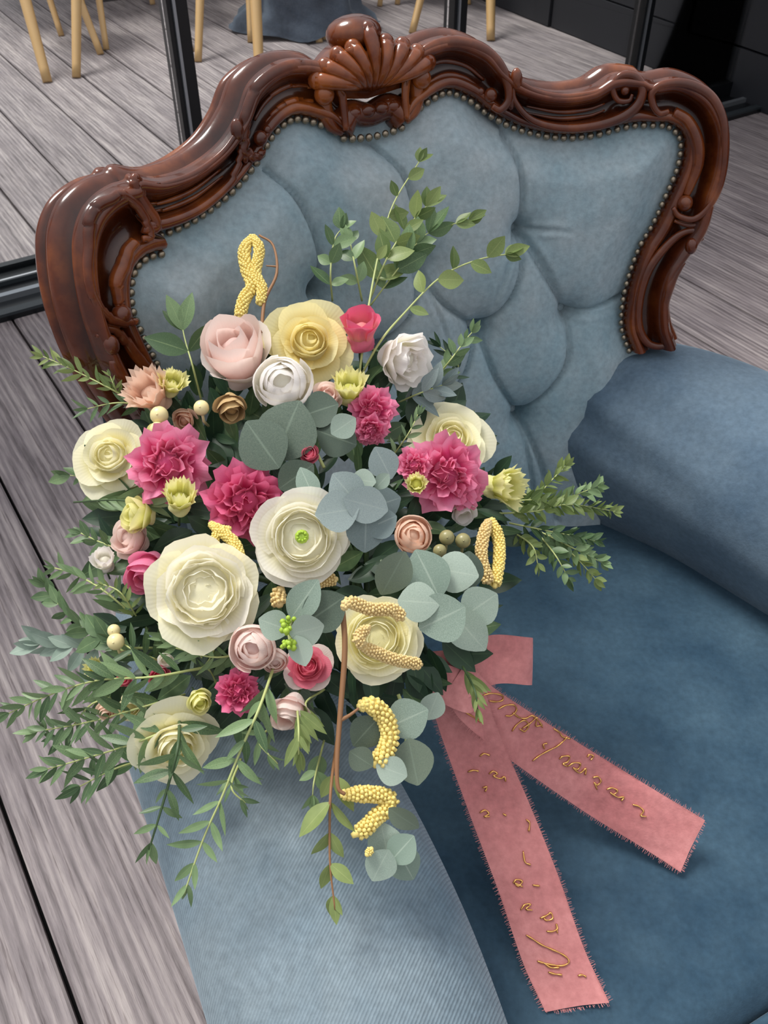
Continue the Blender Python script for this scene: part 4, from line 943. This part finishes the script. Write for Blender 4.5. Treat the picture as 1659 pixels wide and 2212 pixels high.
# ------------------------------------------------------------------ ribbon
RO = at(985, 1470, .80); rb = empty('ribbon', RO); tag(rb, 'dusty pink frayed ribbon with gold handwriting trailing from the bouquet over the blue seat', 'ribbon')
def band(name, stations, fray=True, wav=.002):
    """stations: (edge px, other edge px, distance)"""
    A = crom([at(*s[0], s[2]) for s in stations], 12); B = crom([at(*s[1], s[2]) for s in stations], 12); rows = []
    for i, (a, b_) in enumerate(zip(A, B)):
        rows.append([a.lerp(b_, k/12) - FWD*(wav*math.sin(k/12*PI)*math.sin(i*.16+1) + wav*.6*noise.noise(Vector((k*.3, i*.12, 0)))) for k in range(13)])
    m = MB(); m.grid(rows); nrm = (rows[1][0]-rows[0][0]).cross(rows[0][12]-rows[0][0]).normalized()
    m.grid([[p+nrm*.0006*(1 if nrm.dot(FWD) > 0 else -1) for p in r] for r in rows])
    m.v = [v-RO for v in m.v]; o = m.build(name, M['ribbon'], rb)
    if fray:
        f = MB()
        for edge, inn in ((A, B), (B, A)):
            E = resample(edge, .0011)
            for i, p in enumerate(E[1:-1]):
                t = (E[i+2]-E[i]).normalized(); j = min(len(inn)-1, int(i/len(E)*len(inn))); d = (p-inn[j]); d = (d-t*d.dot(t)).normalized(); L = rnd(.0012, .0042)
                q = p+d*L+t*rnd(-.0012, .0012)-FWD*rnd(-.0005, .001); w_ = t*.00018
                f.add([p-w_-d*.001, p+w_-d*.001, q+w_*.6, q-w_*.6], [(0, 1, 2, 3)])
        for k in range(60):
            p = A[-1].lerp(B[-1], rnd(0, 1)); d = (A[-1]-A[-2]).normalized(); q = p+d*rnd(.0008, .003); w_ = (B[-1]-A[-1]).normalized()*.00018; f.add([p-w_, p+w_, q+w_, q-w_], [(0, 1, 2, 3)])
        f.v = [v-RO for v in f.v]; o2 = f.build('frayed_edge', M['ribbon'], o, False); o2['kind'] = 'stuff'
    bv = BVHTree.FromPolygons([v+RO for v in m.v], m.f); return o, bv
oB, vB = band('tail', [((925,1490),(1050,1500),.785),((950,1580),(1085,1600),.80),((1015,1760),(1145,1740),.805),((1075,1920),(1205,1890),.785),((1130,2080),(1262,2050),.765),((1178,2186),(1316,2166),.745)])
oA, vA = band('tail', [((1010,1425),(960,1500),.77),((1060,1480),(1000,1560),.785),((1160,1548),(1100,1640),.815),((1330,1655),(1265,1755),.84),((1440,1722),(1390,1832),.835),((1523,1772),(1470,1884),.826)])
o, _ = band('bow_loop', [((925,1408),(930,1525),.79),((990,1400),(1000,1512),.775),((1060,1372),(1070,1478),.79),((1140,1377),(1139,1480),.80),((1141,1379),(1140,1479),.815),((1060,1380),(1060,1470),.825)], False)
o, _ = band('knot', [((935,1440),(925,1490),.776),((965,1436),(958,1520),.768),((1000,1450),(1008,1540),.772),((1020,1470),(1030,1530),.785)], False)
def ink(strokes, bv, parent, r=.0008):
    for st in strokes:
        P = []
        for u, v in [(q.x, q.y) for q in crom(st, 5)]:
            h = bv.ray_cast(CAM, ray(u, v).normalized())
            if h[0] is not None: P.append(h[0]-ray(u, v).normalized()*.0012 - RO)
        if len(P) > 2:
            m = MB(); n = len(P); m.tube(P, [r*(.6+.6*abs(math.sin(i*.5))) for i in range(n)], 5); m.build('gold_script', M['gold'], parent)
ink([[(1043,1502),(1062,1498),(1084,1502),(1086,1512),(1072,1516),(1056,1514)], [(1004,1538),(1022,1548),(1040,1560)], [(1076,1532),(1092,1524),(1110,1523),(1116,1534),(1104,1546),(1092,1546)],
 [(1108,1540),(1122,1550),(1136,1552),(1150,1546),(1166,1560),(1172,1572)], [(1106,1580),(1116,1566),(1132,1556),(1142,1566),(1134,1580),(1122,1574)], [(1128,1574),(1146,1562),(1160,1550),(1158,1568),(1172,1566)],
 [(1196,1574),(1208,1582),(1216,1592),(1232,1596)], [(1150,1644),(1166,1632),(1184,1622),(1204,1612),(1220,1598),(1228,1588)], [(1176,1618),(1174,1608),(1182,1606)],
 [(1208,1640),(1216,1634),(1230,1634),(1226,1646),(1216,1650),(1226,1656)], [(1226,1656),(1240,1648),(1254,1650),(1248,1662),(1238,1658),(1252,1670),(1266,1660),(1264,1674)], [(1268,1636),(1274,1630),(1282,1634),(1276,1642)],
 [(1280,1680),(1292,1678),(1298,1688),(1290,1696),(1284,1690),(1290,1706)], [(1310,1706),(1322,1702),(1334,1708),(1326,1716),(1318,1712),(1334,1722),(1348,1722),(1342,1730)], [(1366,1738),(1380,1742),(1390,1752),(1384,1762),(1396,1764)]], vA, oA)
ink([[(1036,1634),(1046,1628),(1058,1632)], [(1010,1668),(1022,1664),(1034,1666)], [(1056,1672),(1066,1666),(1074,1672),(1066,1676),(1080,1682),(1090,1678),(1092,1688)], [(1042,1702),(1052,1700),(1048,1710)],
 [(1036,1756),(1048,1750),(1056,1758),(1046,1764),(1058,1764)], [(1086,1758),(1094,1762)], [(1136,1770),(1144,1778),(1142,1796)], [(1130,1838),(1134,1862),(1146,1868)],
 [(1108,1908),(1116,1900),(1128,1904),(1120,1914),(1112,1908),(1130,1916)], [(1150,1912),(1166,1914)], [(1124,1966),(1134,1954),(1146,1954),(1136,1964),(1150,1966)], [(1166,1984),(1180,1978),(1190,1972),(1194,1984),(1182,1988),(1174,1984)],
 [(1180,2012),(1194,2012),(1204,2006),(1202,1996),(1204,2016)], [(1136,2020),(1150,2028),(1168,2040),(1190,2050),(1212,2060),(1226,2070),(1228,2080),(1214,2086),(1192,2084),(1174,2080),(1160,2076)], [(1174,2080),(1190,2090),(1208,2090)], [(1184,2100),(1198,2104),(1214,2106)], [(1248,2108),(1258,2106),(1266,2110)]], vB, oB)
print('petals', NPET[0], 'leaves', NL[0])
